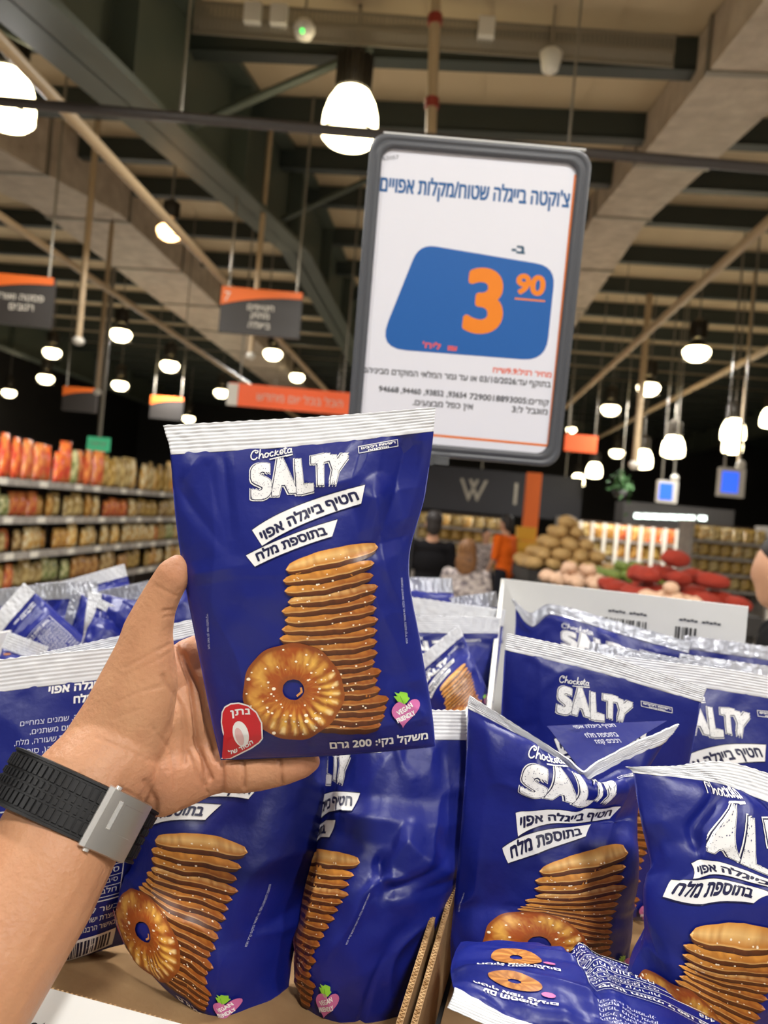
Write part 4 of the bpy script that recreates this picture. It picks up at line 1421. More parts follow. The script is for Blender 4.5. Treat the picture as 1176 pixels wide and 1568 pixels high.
def snack_bag(rows, label, art='front', dv=0.0, T=0.022, Tb=0.02, seed=0, wr=1.0, ray=False, group=None, creases=(), puff=0.55, nu=84, nv=104, serr=1.0, sealm='seal', vmax=None, ncre=9, name='snack_bag', hide=None):
    bg = Bag(rows, T, Tb, seed, wr, creases, ray, puff, ncre)
    c = bg.base(np.array([(bg.u0 + bg.u1) / 2]), np.array([0.0]))[0]
    root = thing(name, c, label, 'snack bag', group)
    (AV, AF, AC, AL), (au, av) = {'front': (FRONT, FRONT_UV), 'back': (BACK, BACK_UV), 'back_turned': (BACK, BACK2_UV)}.get(art, NOART)
    av = av + dv
    U, V = np.meshgrid(np.linspace(bg.u0, bg.u1, nu + 1), np.linspace(0, VS, nv + 1))
    u, v = U.ravel(), V.ravel()
    fr, bk = bg.front(u, v), bg.back(u, v)
    N = len(fr)
    faces = grid(nu, nv) + grid(nu, nv, N, True)
    mi = [0] * len(faces)
    for j in range(nv):                                     # close the sides and the foot
        for i in (0, nu):
            a = j * (nu + 1) + i
            q = (a, a + nu + 1, a + N + nu + 1, a + N)
            faces.append(q if i == 0 else q[::-1]); mi.append(0)
    for i in range(nu):
        faces.append((i, i + N, i + N + 1, i + 1)); mi.append(0)
    P = [fr, bk]
    cols = [np.ones((2 * N, 4))]
    if len(AF):
        ok = (au >= bg.u0 - 1e-4) & (au <= bg.u1 + 1e-4) & (av <= VS - 0.002) & (av >= 0.001)
        if hide is not None:                                # print lost in a tight fold
            ok &= ~((au > hide[0]) & (au < hide[1]) & (av > hide[2]) & (av < hide[3]))
        idx = -np.ones(len(au), int)
        fs = [q for q in AF if all(ok[i] for i in q)]
        used = np.unique(np.array([i for q in fs for i in q], int))
        idx[used] = np.arange(len(used)) + 2 * N
        P.append(bg.front(au[used], av[used], 0.0006 + np.interp(AL[used], [0, 3.9, 4, 24, 25, 31], [0, .00045, .00046, .0009, .001, .0017])))
        cols.append(AC[used])
        for q in fs:
            faces.append(tuple(idx[i] for i in q)); mi.append(1)
    P = np.vstack(P) - c
    me = bpy.data.meshes.new('pouch')
    me.from_pydata(P.tolist(), [], faces)
    me.polygons.foreach_set('use_smooth', [True] * len(me.polygons))
    me.polygons.foreach_set('material_index', mi)
    set_ink(me, np.vstack(cols))
    link('pouch', me, [M['film'], M['print']], root)
    # crimped strip
    ns, mv = 150, 34
    U, V = np.meshgrid(np.linspace(bg.u0, bg.u1, ns + 1), np.linspace(VS - 0.006, 1.0, mv + 1))
    u, v = U.ravel(), V.ravel()
    zz = np.where(v > 0.9999, 0.0035 * serr * np.abs(((u - bg.u0) * 46) % 2 - 1), 0)
    p = bg.base(u, np.clip(v, 0, 1)); n = bg.normal(u, np.clip(v, 0, 0.985))
    up_ = bg.base(u, np.ones_like(u)) - bg.base(u, np.full_like(u, VS))
    rib = 0.00042 * np.sin((v - VS) * 2 * math.pi / (1 - VS) * 7.5) * np.clip((v - VS) / 0.01, 0, 1)
    mid = p + n * (bg.seal_wave(u) + rib + 0.0006 * vnoise(u, v, seed + 3, 30))[:, None] - up_ * (zz / (1 - VS))[:, None]
    a = mid + n * 0.0006; q = mid - n * 0.0005
    N = len(a)
    f = grid(ns, mv) + grid(ns, mv, N, True)
    for j in range(mv):
        for i in (0, ns):
            k = j * (ns + 1) + i
            x = (k, k + ns + 1, k + N + ns + 1, k + N)
            f.append(x if i == 0 else x[::-1])
    for j in (0, mv):
        for i in range(ns):
            k = j * (ns + 1) + i
            x = (k, k + N, k + N + 1, k + 1)
            f.append(x if j == 0 else x[::-1])
    me = mesh('top_seal', np.vstack([a, q]) - c, f, True)
    o = link('top_seal', me, M[sealm], root)
    o['label'] = 'white crimped top strip' if sealm == 'seal' else 'silver grey crimped top strip'
    return root, bg


# ------------------------------------------------------------------ the bags
snack_bag(HELD, 'big blue pretzel snack bag held upright in the raised hand', T=0.018, Tb=0.022, seed=11, ray=True, puff=0.5, nu=150, nv=190,
          creases=((.90, .88, .82, .50, -0.0075, .09), (.80, .74, .96, .40, 0.0075, .09), (.97, .62, .78, .60, -0.0035, .07), (.80, .55, .93, .20, 0.0030, .06), (.14, .86, .22, .60, -0.0022, .07),
                   (.05, .56, .3, .58, .0025, .05), (.96, .12, .75, .22, .003, .06)))
G1 = 'blue snack bags standing in the right tray'
BACKROW = []
vroot, vbag = snack_bag([(1.0, [(0, 720, 1064, .60), (.3, 800, 1116, .585), (.5, 872, 1164, .566), (.56, 893, 1181, .56), (.62, 916, 1168, .566), (.8, 978, 1136, .585), (1, 1036, 1105, .60)]),
           (VS, [(0, 717, 1083, .60), (.3, 794, 1125, .585), (.5, 866, 1172, .570), (.56, 889, 1198, .568), (.62, 914, 1184, .57), (.8, 966, 1160, .585), (1, 1018, 1130, .60)]),
           (.865, [(0, 716, 1106, .595), (.32, 815, 1150, .573), (.5, 872, 1180, .564), (.56, 893, 1204, .558), (.8, 962, 1184, .578), (1, 1000, 1160, .60)]),
           (.8, [(0, 715, 1148, .592), (.3, 802, 1184, .567), (.34, 820, 1190, .564), (.51, 900, 1207, .556), (.6, 922, 1209, .556), (.8, 958, 1202, .57), (1, 987, 1192, .595)]),
           (.67, [(0, 711, 1205, .585), (.5, 852, 1246, .56), (1, 976, 1250, .585)]),
           (.57, [(0, 704, 1290, .575), (.465, 825, 1303, .555), (.85, 945, 1302, .56), (1, 972, 1308, .575)]),
           (.37, [(0, 696, 1375, .57), (.465, 819, 1378, .55), (.85, 938, 1378, .553), (1, 968, 1380, .57)]),
           (.16, [(0, 690, 1440, .56), (.39, 822, 1442, .54), (1, 964, 1445, .56)]),
           (0, [(0, 694, 1505, .555), (.5, 830, 1512, .545), (1, 958, 1505, .555)])],
          'blue snack bag in the right tray with its top folded into a deep V', dv=-.03, seed=21, T=0.016, wr=1.1)
# the back skin of that bag, seen inside the V
Q = [W(838, 1112, .598), W(1022, 1104, .602), W(893, 1184, .572)]
b = MB(); V, F = [], []
for i in range(13):
    for j in range(13 - i):
        u_, w_ = i / 12, j / 12
        p = Q[0] * (1 - u_ - w_) + Q[1] * u_ + Q[2] * w_
        V.append(p + FWD * (.004 * math.sin(9 * u_ + 4 * w_) * w_ * (1 - w_)) + FWD * .001)
ix = {}
k = 0
for i in range(13):
    for j in range(13 - i):
        ix[i, j] = k; k += 1
for i in range(12):
    for j in range(12 - i):
        F.append((ix[i, j], ix[i, j + 1], ix[i + 1, j]))
        if j < 11 - i:
            F.append((ix[i + 1, j], ix[i, j + 1], ix[i + 1, j + 1]))
nf = unit(np.cross(Q[1] - Q[0], Q[2] - Q[0])); nf = nf if nf @ FWD < 0 else -nf
n0 = len(V)
V += [p - nf * .0006 for p in V]; F += [tuple(q + n0 for q in f[::-1]) for f in F]
b.add(V, F, 0, True)
for k, (s_, a0, w1, y0) in enumerate((('חטיף בייגלה אפוי', .18, .34, .16), ('בתוספת מלח', .22, .26, .34), ('רכיבים: קמח', .26, .2, .5))):
    v, f = text_mesh(rtl(s_)); v = (v - v.min(0)) / (v.max(0) - v.min(0))
    b.add([Q[0] + (Q[1] - Q[0]) * (a0 + w1 * t[0]) + (Q[2] - Q[0]) * (y0 - .11 * t[1]) + nf * .0045 for t in v], f, 1)
b.build('back_flap', [M['film'], M['seal']], vroot)
snack_bag([(1.0, [(0, 958, 1174, .475), (.3, 1022, 1173, .478), (.6, 1104, 1165, .478), (1, 1235, 1204, .475)]),
           (VS, [(0, 969, 1182, .475), (.35, 1082, 1194, .475), (.6, 1150, 1216, .472), (1, 1268, 1258, .475)]),
           (.875, [(0, 972, 1198, .475), (.33, 1090, 1216, .471), (.5, 1148, 1238, .467), (1, 1290, 1306, .477)]),
           (.83, [(0, 975, 1220, .475), (.36, 1064, 1270, .467), (.43, 1106, 1282, .463), (.51, 1154, 1304, .46), (.66, 1232, 1346, .463), (1, 1330, 1404, .48)]),
           (.66, [(0, 990, 1295, .475), (.31, 1054, 1320, .464), (.69, 1165, 1368, .458), (1, 1290, 1420, .475)]),
           (.56, [(0, 1005, 1340, .475), (.285, 1016, 1366, .466), (.46, 1046, 1410, .46), (.85, 1185, 1450, .462), (1, 1240, 1475, .475)]),
           (.4, [(0, 990, 1410, .478), (.42, 1038, 1462, .463), (.85, 1165, 1520, .465), (1, 1225, 1545, .478)]),
           (.19, [(0, 965, 1470, .48), (.17, 986, 1490, .474), (.39, 1040, 1542, .464), (1, 1200, 1640, .48)]),
           (0, [(0, 960, 1530, .485), (.5, 1070, 1620, .475), (1, 1190, 1720, .485)])],
          'blue snack bag at the right edge of the picture, nearest, tilted clockwise', seed=33, T=0.014, hide=(.2, .388, .74, .875), creases=((.33, .90, .36, .70, -.005, .05), (.41, .86, .36, .60, .004, .05)))
snack_bag([(1.0, [(0, 776, 969, .66), (.5, 912, 999, .655), (1, 1083, 1053, .65)]),
           (VS, [(0, 773, 993, .66), (.5, 914, 1027, .655), (1, 1075, 1074, .65)]),
           (.6, [(0, 766, 1120, .67), (.5, 900, 1152, .655), (1, 1052, 1190, .66)]),
           (.2, [(0, 762, 1290, .685), (.5, 890, 1310, .67), (1, 1025, 1350, .675)]),
           (0, [(0, 765, 1360, .69), (.5, 885, 1390, .68), (1, 1012, 1415, .68)])],
          'blue snack bag behind the folded one, whole wordmark visible on it', dv=-.045, seed=42, T=0.018, wr=.7)
snack_bag([(1.0, [(0, 940, 1003, .72), (.5, 1095, 1022, .71), (1, 1258, 1050, .70)]),
           (VS, [(0, 938, 1030, .72), (.5, 1090, 1053, .71), (1, 1252, 1080, .70)]),
           (.6, [(0, 935, 1170, .72), (.5, 1085, 1195, .70), (1, 1240, 1225, .70)]),
           (0, [(0, 940, 1400, .73), (.5, 1080, 1420, .72), (1, 1222, 1450, .71)])],
          'blue snack bag at the right edge, second from the front, behind the tilted one', dv=-.03, seed=55, T=0.018, wr=.7)
snack_bag([(1.0, [(0, 903, 982, .80), (.5, 1010, 1002, .79), (1, 1110, 1022, .785)]),
           (VS, [(0, 900, 1002, .80), (.5, 1008, 1024, .79), (1, 1108, 1044, .785)]),
           (0, [(0, 900, 1240, .80), (.5, 1000, 1260, .79), (1, 1095, 1280, .79)])],
          'blue snack bag mostly hidden, its strip showing above the whole wordmark bag', dv=-.03, seed=61, T=0.015, sealm='silver', wr=.6)
snack_bag([(1.0, [(0, 1040, 1000, .82), (.5, 1160, 1017, .81), (1, 1290, 1036, .80)]),
           (VS, [(0, 1038, 1020, .82), (.5, 1158, 1037, .81), (1, 1286, 1057, .80)]),
           (0, [(0, 1040, 1250, .82), (.5, 1150, 1260, .81), (1, 1275, 1280, .81)])],
          'blue snack bag at the right edge, third from the front', dv=-.03, seed=63, T=0.015, sealm='silver', wr=.6)
snack_bag([(1.0, [(0, 785, 915, .93), (.12, 812, 938, .92), (.24, 842, 925, .915), (.6, 950, 953, .90), (1, 1060, 983, .885)]),
           (VS, [(0, 790, 930, .93), (.12, 815, 958, .915), (.24, 843, 940, .91), (.6, 948, 970, .895), (1, 1055, 1000, .88)]),
           (.6, [(0, 786, 1010, .93), (.5, 915, 1045, .89), (1, 1050, 1080, .89)]),
           (0, [(0, 785, 1180, .94), (.5, 900, 1200, .90), (1, 1040, 1230, .90)])],
          'blue snack bag against the white panel, its left corner crumpled silver', dv=-.04, seed=71, T=0.014, sealm='silver', wr=.8)
snack_bag([(1.0, [(0, 1048, 972, .92), (.5, 1165, 988, .91), (1, 1290, 1006, .90)]),
           (VS, [(0, 1046, 992, .92), (.5, 1162, 1008, .91), (1, 1286, 1026, .90)]),
           (0, [(0, 1045, 1210, .92), (.5, 1160, 1220, .91), (1, 1275, 1240, .91)])],
          'blue snack bag at the right edge, rearmost, before the white panel end', dv=-.04, seed=74, T=0.014, sealm='silver', wr=.6)
# bag lying on its front, foot strip towards the camera
snack_bag([(1.0, [(0, 1130, 1690, .40), (.5, 920, 1625, .405), (.8, 765, 1578, .41), (1, 684, 1544, .415)]),
           (VS, [(0, 1128, 1665, .405), (.5, 925, 1600, .408), (.8, 772, 1552, .415), (1, 694, 1520, .42)]),
           (.5, [(0, 1118, 1600, .44), (.45, 930, 1545, .435), (.55, 890, 1530, .442), (1, 690, 1488, .46)]),
           (.2, [(0, 1105, 1563, .47), (.45, 900, 1505, .465), (.55, 862, 1492, .472), (1, 697, 1458, .49)]),
           (0, [(0, 1085, 1538, .49), (.5, 868, 1474, .495), (1, 706, 1442, .51)])],
          'blue snack bag lying face down across the front of the right tray', art='back_turned', seed=83, T=0.012, Tb=0.012, wr=1.3,
          creases=((.52, .02, .50, .75, -0.0060, .035), (.46, .05, .44, .8, 0.003, .05)))

snack_bag([(1.0, [(0, 285, 1055, .635), (.5, 400, 1080, .61), (.85, 460, 1098, .61), (1.15, 522, 1125, .64)]),
           (VS, [(0, 278, 1085, .63), (.5, 390, 1110, .605), (.85, 455, 1126, .60), (1.15, 518, 1152, .635)]),
           (.78, [(0, 240, 1160, .62), (.5, 345, 1180, .59), (.8, 412, 1203, .585), (1.15, 512, 1200, .62)]),
           (.6, [(0, 215, 1240, .62), (.465, 257, 1266, .575), (.66, 313, 1282, .562), (.85, 377, 1300, .565), (1.15, 490, 1290, .60)]),
           (.4, [(0, 198, 1320, .61), (.465, 247, 1352, .565), (.66, 297, 1372, .552), (.85, 352, 1398, .555), (1.15, 468, 1385, .59)]),
           (.19, [(0, 186, 1380, .60), (.17, 194, 1394, .575), (.39, 236, 1428, .55), (.62, 284, 1468, .54), (.88, 340, 1508, .545), (1.15, 446, 1480, .58)]),
           (0, [(0, 195, 1420, .595), (.39, 258, 1516, .555), (.7, 318, 1560, .545), (.88, 352, 1582, .547), (1.15, 440, 1530, .575)])],
          'blue snack bag in the left tray below the open palm, stack picture leaning', seed=92, T=0.008, Tb=0.02, wr=.9)
snack_bag([(1.0, [(.5, 500, 1074, .62), (.8, 570, 1083, .60), (1.45, 712, 1087, .615)]),
           (VS, [(.5, 502, 1118, .615), (.8, 568, 1126, .595), (1.45, 714, 1130, .61)]),
           (.78, [(.5, 500, 1195, .61), (.8, 566, 1215, .58), (1.45, 713, 1212, .60)]),
           (.6, [(.5, 484, 1300, .60), (.66, 508, 1308, .57), (.85, 552, 1318, .56), (1.05, 600, 1325, .56), (1.45, 708, 1320, .585)]),
           (.4, [(.5, 466, 1380, .59), (.66, 486, 1390, .56), (.85, 522, 1400, .55), (1.05, 575, 1405, .55), (1.45, 678, 1395, .575)]),
           (.19, [(.5, 455, 1462, .585), (.66, 470, 1480, .555), (.88, 504, 1495, .545), (1.05, 550, 1500, .545), (1.45, 648, 1478, .565)]),
           (0, [(.5, 466, 1525, .58), (.66, 478, 1560, .56), (.88, 505, 1588, .55), (1.05, 550, 1590, .55), (1.45, 628, 1560, .56)])],
          'blue snack bag turned sideways against the tray divider, right of the other one', seed=101, T=0.006, Tb=0.02, wr=1.3,
          creases=((.2, .72, .95, .70, 0.005, .08), (.5, .60, .62, .44, -0.005, .06), (.62, .66, .95, .56, 0.006, .09), (.62, .52, .9, .62, -.004, .06)))
snack_bag([(1.0, [(0, -150, 1030, .60), (.5, 50, 1003, .60), (1, 255, 982, .61)]),
           (VS, [(0, -146, 1078, .60), (.5, 52, 1050, .598), (1, 251, 1026, .61)]),
           (.5, [(0, -130, 1280, .60), (.5, 55, 1262, .58), (1, 222, 1238, .60)]),
           (.12, [(0, -105, 1440, .60), (.5, 55, 1425, .585), (1, 198, 1405, .60)]),
           (0, [(0, -100, 1490, .60), (.5, 55, 1476, .595), (1, 190, 1446, .60)])],
          'blue snack bag showing its back with small text, behind the wrist at left', art='back', dv=.02, seed=110, T=0.016, wr=.8)
snack_bag([(1.0, [(0, 60, 1000, .68), (.5, 130, 985, .68), (1, 330, 940, .69)]),
           (VS, [(0, 62, 1022, .68), (.5, 132, 1008, .68), (1, 332, 965, .69)]),
           (0, [(0, 70, 1300, .68), (.5, 160, 1300, .68), (1, 330, 1260, .69)])],
          'blue snack bag behind the back-facing one, only its white strip showing', art=None, seed=113, T=0.012, wr=.6)
# heap of bags farther back
def heap_bag(tl, tr, br, bl, d, label, art='front', seed=0, sealm='seal', T=0.014, frac=0.13, dd=0.03):
    tl, tr, br, bl = (np.array(p, float) for p in (tl, tr, br, bl))
    f = lambda a, c, t: tuple(a * (1 - t) + c * t)
    row = lambda t, e: [(0, *f(tl, bl, t), d + e), (.5, *f((tl + tr) / 2, (bl + br) / 2, t), d + e - .01), (1, *f(tr, br, t), d + e)]
    snack_bag([(1.0, row(0, 0)), (VS, row(frac, 0)), (.5, row(.5, -dd * .5)), (0, row(1, -dd))], label, art=art, seed=seed, T=T, sealm=sealm, nu=40, nv=50, dv=-.03)


heap_bag((545, 902), (775, 934), (748, 1120), (560, 1110), 1.02, 'blue snack bag with level white strip right of the held bag, rear one', seed=121)
heap_bag((545, 940), (766, 945), (748, 1130), (560, 1140), .93, 'blue snack bag right of the held bag, front one with level strip', seed=123)
heap_bag((600, 1040), (702, 957), (755, 1075), (690, 1160), .88, 'blue snack bag leaning with a steep white strip beside the held bag', seed=125)
heap_bag((585, 882), (692, 885), (700, 960), (590, 960), 1.14, 'blue snack bag lying silver side up behind the heap right of held bag', art=None, seed=127, sealm='silver', frac=.3)
heap_bag((688, 915), (760, 905), (770, 985), (690, 985), 1.12, 'blue snack bag with silver strip rearmost right of the held bag', art=None, seed=128, sealm='silver', frac=.3)
heap_bag((-45, 985), (36, 892), (140, 985), (60, 1090), 1.04, 'blue snack bag with steep white strip at the far left edge', art='back', seed=131, frac=.16)
heap_bag((55, 893), (150, 889), (145, 1080), (45, 1085), 1.12, 'blue snack bag with columns of white text in the left heap', art='back', seed=133, sealm='silver')
heap_bag((124, 992), (136, 905), (232, 925), (225, 1015), 1.0, 'blue snack bag lying sideways with upright white strip in the left heap', art=None, seed=135, frac=.2)
heap_bag((84, 1000), (112, 900), (190, 960), (150, 1050), 1.06, 'blue snack bag with a thin silver strip in the left heap', art=None, seed=136, sealm='silver', frac=.16)
heap_bag((152, 916), (207, 944), (178, 1035), (120, 1005), .98, 'small looking crumpled blue snack bag near the thumb in the left heap', art=None, seed=137, frac=.14)
heap_bag((14, 967), (74, 990), (50, 1090), (-25, 1060), .93, 'blue snack bag with a short curled white strip at lower left of the heap', art='back', seed=139, frac=.26)
heap_bag((86, 893), (190, 863), (215, 965), (110, 985), 1.24, 'blue snack bag topmost in the left heap with long white strip', art=None, seed=141, frac=.18)
heap_bag((-30, 905), (75, 893), (85, 990), (-20, 1000), 1.22, 'blue snack bag at rear left with a flat grey strip', art=None, seed=143, sealm='silver', frac=.28)
heap_bag((150, 905), (262, 882), (285, 1000), (170, 1015), 1.16, 'blue snack bag behind the thumb with pale strip', art=None, seed=145, sealm='silver', frac=.2)
heap_bag((215, 898), (300, 868), (330, 975), (240, 1000), 1.08, 'dark blue snack bag half hidden between thumb and held bag', art=None, seed=147, frac=.08)
heap_bag((185, 985), (300, 950), (320, 1060), (200, 1080), .84, 'blue snack bag behind the palm, white strip beside the held bag', art=None, seed=149, frac=.2)

# ------------------------------------------------------------------ trays
ZB = CAM[2]
BX = unit(RGT * 0.97 - FWD * 0.24); BY = unit(RGT * 0.24 + FWD * 0.97)


def K(px, py, h):
    """where the sight line through (px, py) meets the level h metres below the camera"""
    a = W(px, py, 1.0) - CAM
    return CAM + a * (-h / a[2])


def wall(b, p, q, z0, z1, t, mi=0, zq1=None):
    """upright sheet of card from p to q (plan), z0..z1 (zq1: top at q)"""
    p, q = np.array(p, float), np.array(q, float)
    d = unit([q[0] - p[0], q[1] - p[1], 0]); n = np.array([-d[1], d[0], 0]) * t / 2
    zq1 = z1 if zq1 is None else zq1
    P = lambda a, z, s: np.array([a[0], a[1], z]) + n * s
    v = [P(p, z0, -1), P(q, z0, -1), P(q, zq1, -1), P(p, z1, -1), P(p, z0, 1), P(q, z0, 1), P(q, zq1, 1), P(p, z1, 1)]
    b.add(v, [(0, 1, 2, 3), (4, 7, 6, 5), (0, 4, 5, 1), (3, 2, 6, 7), (1, 5, 6, 2), (0, 3, 7, 4)], mi)


def corrugated(b, p, q, t, mi, zp, zq):
    """the wavy filling seen along a cut edge"""
    p, q = np.array(p, float), np.array(q, float)
    d3 = np.array([q[0] - p[0], q[1] - p[1], zq - zp]); ln = np.linalg.norm(d3); d = d3 / ln
    n = unit([-d[1], d[0], 0])
    s = np.array([p[0], p[1], zp]); k = int(ln / 0.0016)
    pts = [s + d * ln * i / k + n * (t * 0.34 * (1 if i % 2 else -1)) for i in range(k + 1)]
    for a, c in zip(pts[:-1], pts[1:]):
        m = (a + c) / 2; e = (c - a) / 2; w = unit(np.cross(e, UP)) * 0.0003
        b.box(m + UP * 0.0004, e, w, UP * 0.0006, mi)


ZF = ZB - 0.36                                  # tray floor level
pA, pB_ = K(706, 1330, .27), K(608, 1600, .30)    # divider top edge
back_l, back_r = W(770, 886, 1.10), W(1146, 929, .957)
FL = K(60, 1513, .30); FR = K(420, 1625, .30)
ctr = np.array([pA[0], pA[1], ZF])


def at_box(o, bx, by, z):
    return np.array([o[0], o[1], 0]) + BX * bx + BY * by + UP * z


O = np.array([pB_[0], pB_[1], 0])
# left tray
root = thing('display_tray', at_box(O, -.2, .2, ZF), 'open cardboard display tray under the left bags, white printed front lip', 'tray')
b = MB(); c = at_box(O, -.205, .14, ZF - 0.003); b.box(c, BX * .2, BY * .19, UP * .003); b.build('tray_floor', M['card'], root)
fl, fr_ = at_box(O, -.42, (FL - O) @ BY, 0), at_box(O, -.006, (FL - O) @ BY, 0)
b = MB(); wall(b, fl, fr_, ZF, ZB - .30, .004); b.build('front_wall', M['card'], root)
# printed lip folded down outside the front wall
b = MB()
lo = -BY * .035 - UP * .045
p, q = np.array([*fl[:2], ZB - .2985]), np.array([*fr_[:2], ZB - .2985])
nn = unit(np.cross(BX, -lo)) * .002
b.add([p + nn, q + nn, q + lo + nn, p + lo + nn, p - nn, q - nn, q + lo - nn, p + lo - nn], [(0, 1, 2, 3), (4, 7, 6, 5), (0, 4, 5, 1), (2, 6, 7, 3), (1, 5, 6, 2), (0, 3, 7, 4)])
lip = b.build('printed_lip', M['whitecard'], root)
v, f = text_mesh('Chocketa', 4)
s0 = K(105, 1561, .312)
w0 = 0.056 / (v[:, 0].max() - v[:, 0].min())
along = lambda x: (x - v[:, 0].max()) * w0
bx0 = (s0 - p) @ BX
b = MB(); b.add([p + BX * (bx0 + along(t[0])) + lo * (0.42 - t[1] * w0 / .057) + nn * 1.3 * (1 if nn[2] > 0 else -1) for t in v], f)
tx = b.build('lettering', M['ink'], lip, np.array(root.location)); tx['label'] = 'black lettering'
b = MB(); corrugated(b, fl, fr_, .004, 0, ZB - .2995, ZB - .2995); b.build('cut_edge', M['cardedge'], root)
b = MB()
dl0, dl1 = at_box(O, -.004, -.02, 0), at_box(O, -.004, .33, 0)
wall(b, dl0, dl1, ZF, pB_[2] - .01, .004, zq1=pA[2]); b.build('side_wall', M['card'], root)
b = MB(); corrugated(b, dl0, dl1, .004, 0, pB_[2] - .01, pA[2]); b.build('cut_edge', M['cardedge'], root)
b = MB(); wall(b, at_box(O, -.41, -.02, 0), at_box(O, -.41, .33, 0), ZF, ZB - .3, .004); b.build('side_wall', M['card'], root)
b = MB(); wall(b, at_box(O, -.41, .33, 0), at_box(O, -.0, .33, 0), ZF, ZB - .27, .004); b.build('rear_wall', M['card'], root)
# right tray
root = thing('display_tray', at_box(O, .2, .2, ZF), 'open cardboard display tray under the right bags with tall white rear panel', 'tray')
b = MB(); c = at_box(O, .225, .34, ZF - 0.003); b.box(c, BX * .215, BY * .37, UP * .003); b.build('tray_floor', M['card'], root)
dr0, dr1 = at_box(O, .0045, -.02, 0), at_box(O, .0045, .33, 0)
b = MB(); wall(b, dr0, dr1, ZF, pB_[2] - .01, .004, zq1=pA[2]); b.build('side_wall', M['card'], root)
b = MB(); corrugated(b, dr0, dr1, .004, 0, pB_[2] - .01, pA[2]); b.build('cut_edge', M['cardedge'], root)
m0 = W(750, 1072, .80)
b = MB(); wall(b, dr1, m0, ZF, pA[2], .005, zq1=m0[2]); wall(b, m0, back_l, ZF, m0[2], .005, zq1=back_l[2]); sw = b.build('side_panel', M['whitecard'], root)
b = MB(); wall(b, back_l, back_r, ZF, back_l[2], .006, zq1=back_r[2]); rp = b.build('rear_panel', M['whitecard'], root)
d = unit(back_r - back_l); nb = unit(np.cross(d, UP)); nb = nb if nb @ FWD < 0 else -nb
for (x0, x1, yy, hh) in ((.44, .63, -.045, .02), (.745, .83, -.045, .02)):
    b = MB()
    ln = np.linalg.norm(back_r - back_l); x = x0
    while x < x1:
        w_ = rnd.choice([.004, .007, .01])
        b.box(back_l + (back_r - back_l) * x + UP * yy + nb * .0038, d * w_ * ln * .4, nb * .0002, UP * hh / 2); x += w_ + rnd.choice([.004, .007])
    b.build('barcode', M['ink'], rp, np.array(root.location))['label'] = 'black barcode'
for x0 in (.48, .76):
    b = MB()
    for j in range(11):
        if j != 5:
            b.box(back_l + (back_r - back_l) * x0 + d * (.0045 * j) + UP * (-.026 + .0008 * (j % 2)) + nb * .0038, d * .0019, nb * .0002, UP * .0013)
    b.build('caption', M['frame'], rp, np.array(root.location))['label'] = 'grey line of small print'
b = MB(); wall(b, at_box(O, .435, -.02, 0), at_box(O, .435, .6, 0), ZF, ZB - .28, .004); b.build('side_wall', M['card'], root)
b = MB(); wall(b, at_box(O, .0, -.025, 0), at_box(O, .435, -.025, 0), ZF, ZB - .31, .004); b.build('front_wall', M['card'], root)
# tray behind the left one, with the heap
root = thing('display_tray', at_box(O, -.3, .62, ZF), 'display tray with white sides under the heap at the rear left', 'tray')
b = MB(); b.box(at_box(O, -.33, .62, ZF + .1), BX * .305, BY * .27, UP * .003); b.build('tray_floor', M['card'], root)
for (a, c, z) in (((-.64, .345), (-.02, .345), .26), ((-.64, .345), (-.64, .89), .2), ((-.64, .89), (-.02, .89), .15), ((-.02, .345), (-.02, .89), .2)):
    b = MB(); wall(b, at_box(O, *a, 0), at_box(O, *c, 0), ZF, ZB - z, .005); b.build('side_wall', M['whitecard'], root)
# what carries the trays
root = thing('display_plinth', at_box(O, 0, .3, 0), 'plain low display plinth carrying the snack trays', 'plinth')
b = MB(); b.box(at_box(O, -.1, .4, ZF - .03), BX * .58, BY * .53, UP * .022); b.build('plinth_top', M['crate'], root)
b = MB(); b.box(at_box(O, -.1, .4, (ZF - .052) / 2), BX * .55, BY * .5, UP * (ZF - .052) / 2); b.build('plinth_base', M['whitecard'], root)

# ------------------------------------------------------------------ price sign on its pole
TL, TR, BR, BL_ = W(566, 203, 1.085), W(903, 233, 1.085), W(859, 716, 1.13), W(531, 689, 1.13)
SCN = (TL + TR + BR + BL_) / 4
EX = unit((TR - TL) + (BR - BL_)); EY = (TL - BL_) + (TR - BR); EY = unit(EY - EX * (EY @ EX)); EZ = np.cross(EX, EY)
SW = (np.linalg.norm(TR - TL) + np.linalg.norm(BR - BL_)) / 2; SH = (np.linalg.norm(TL - BL_) + np.linalg.norm(TR - BR)) / 2
base_ = W(612, 1010, 1.13); PT = W(640, 702, 1.135)
root = thing('price_sign', (PT[0], PT[1], ZB - .4), 'grey framed white price sign with blue panel above the bags', 'price sign')


def rrect(w, h, r, n=8):
    P = []
    for cx, cy, a0 in ((w / 2 - r, h / 2 - r, 0), (-w / 2 + r, h / 2 - r, 90), (-w / 2 + r, -h / 2 + r, 180), (w / 2 - r, -h / 2 + r, 270)):
        for k in range(n + 1):
            a = math.radians(a0 + 90 * k / n)
            P.append((cx + r * math.cos(a), cy + r * math.sin(a)))
    return P


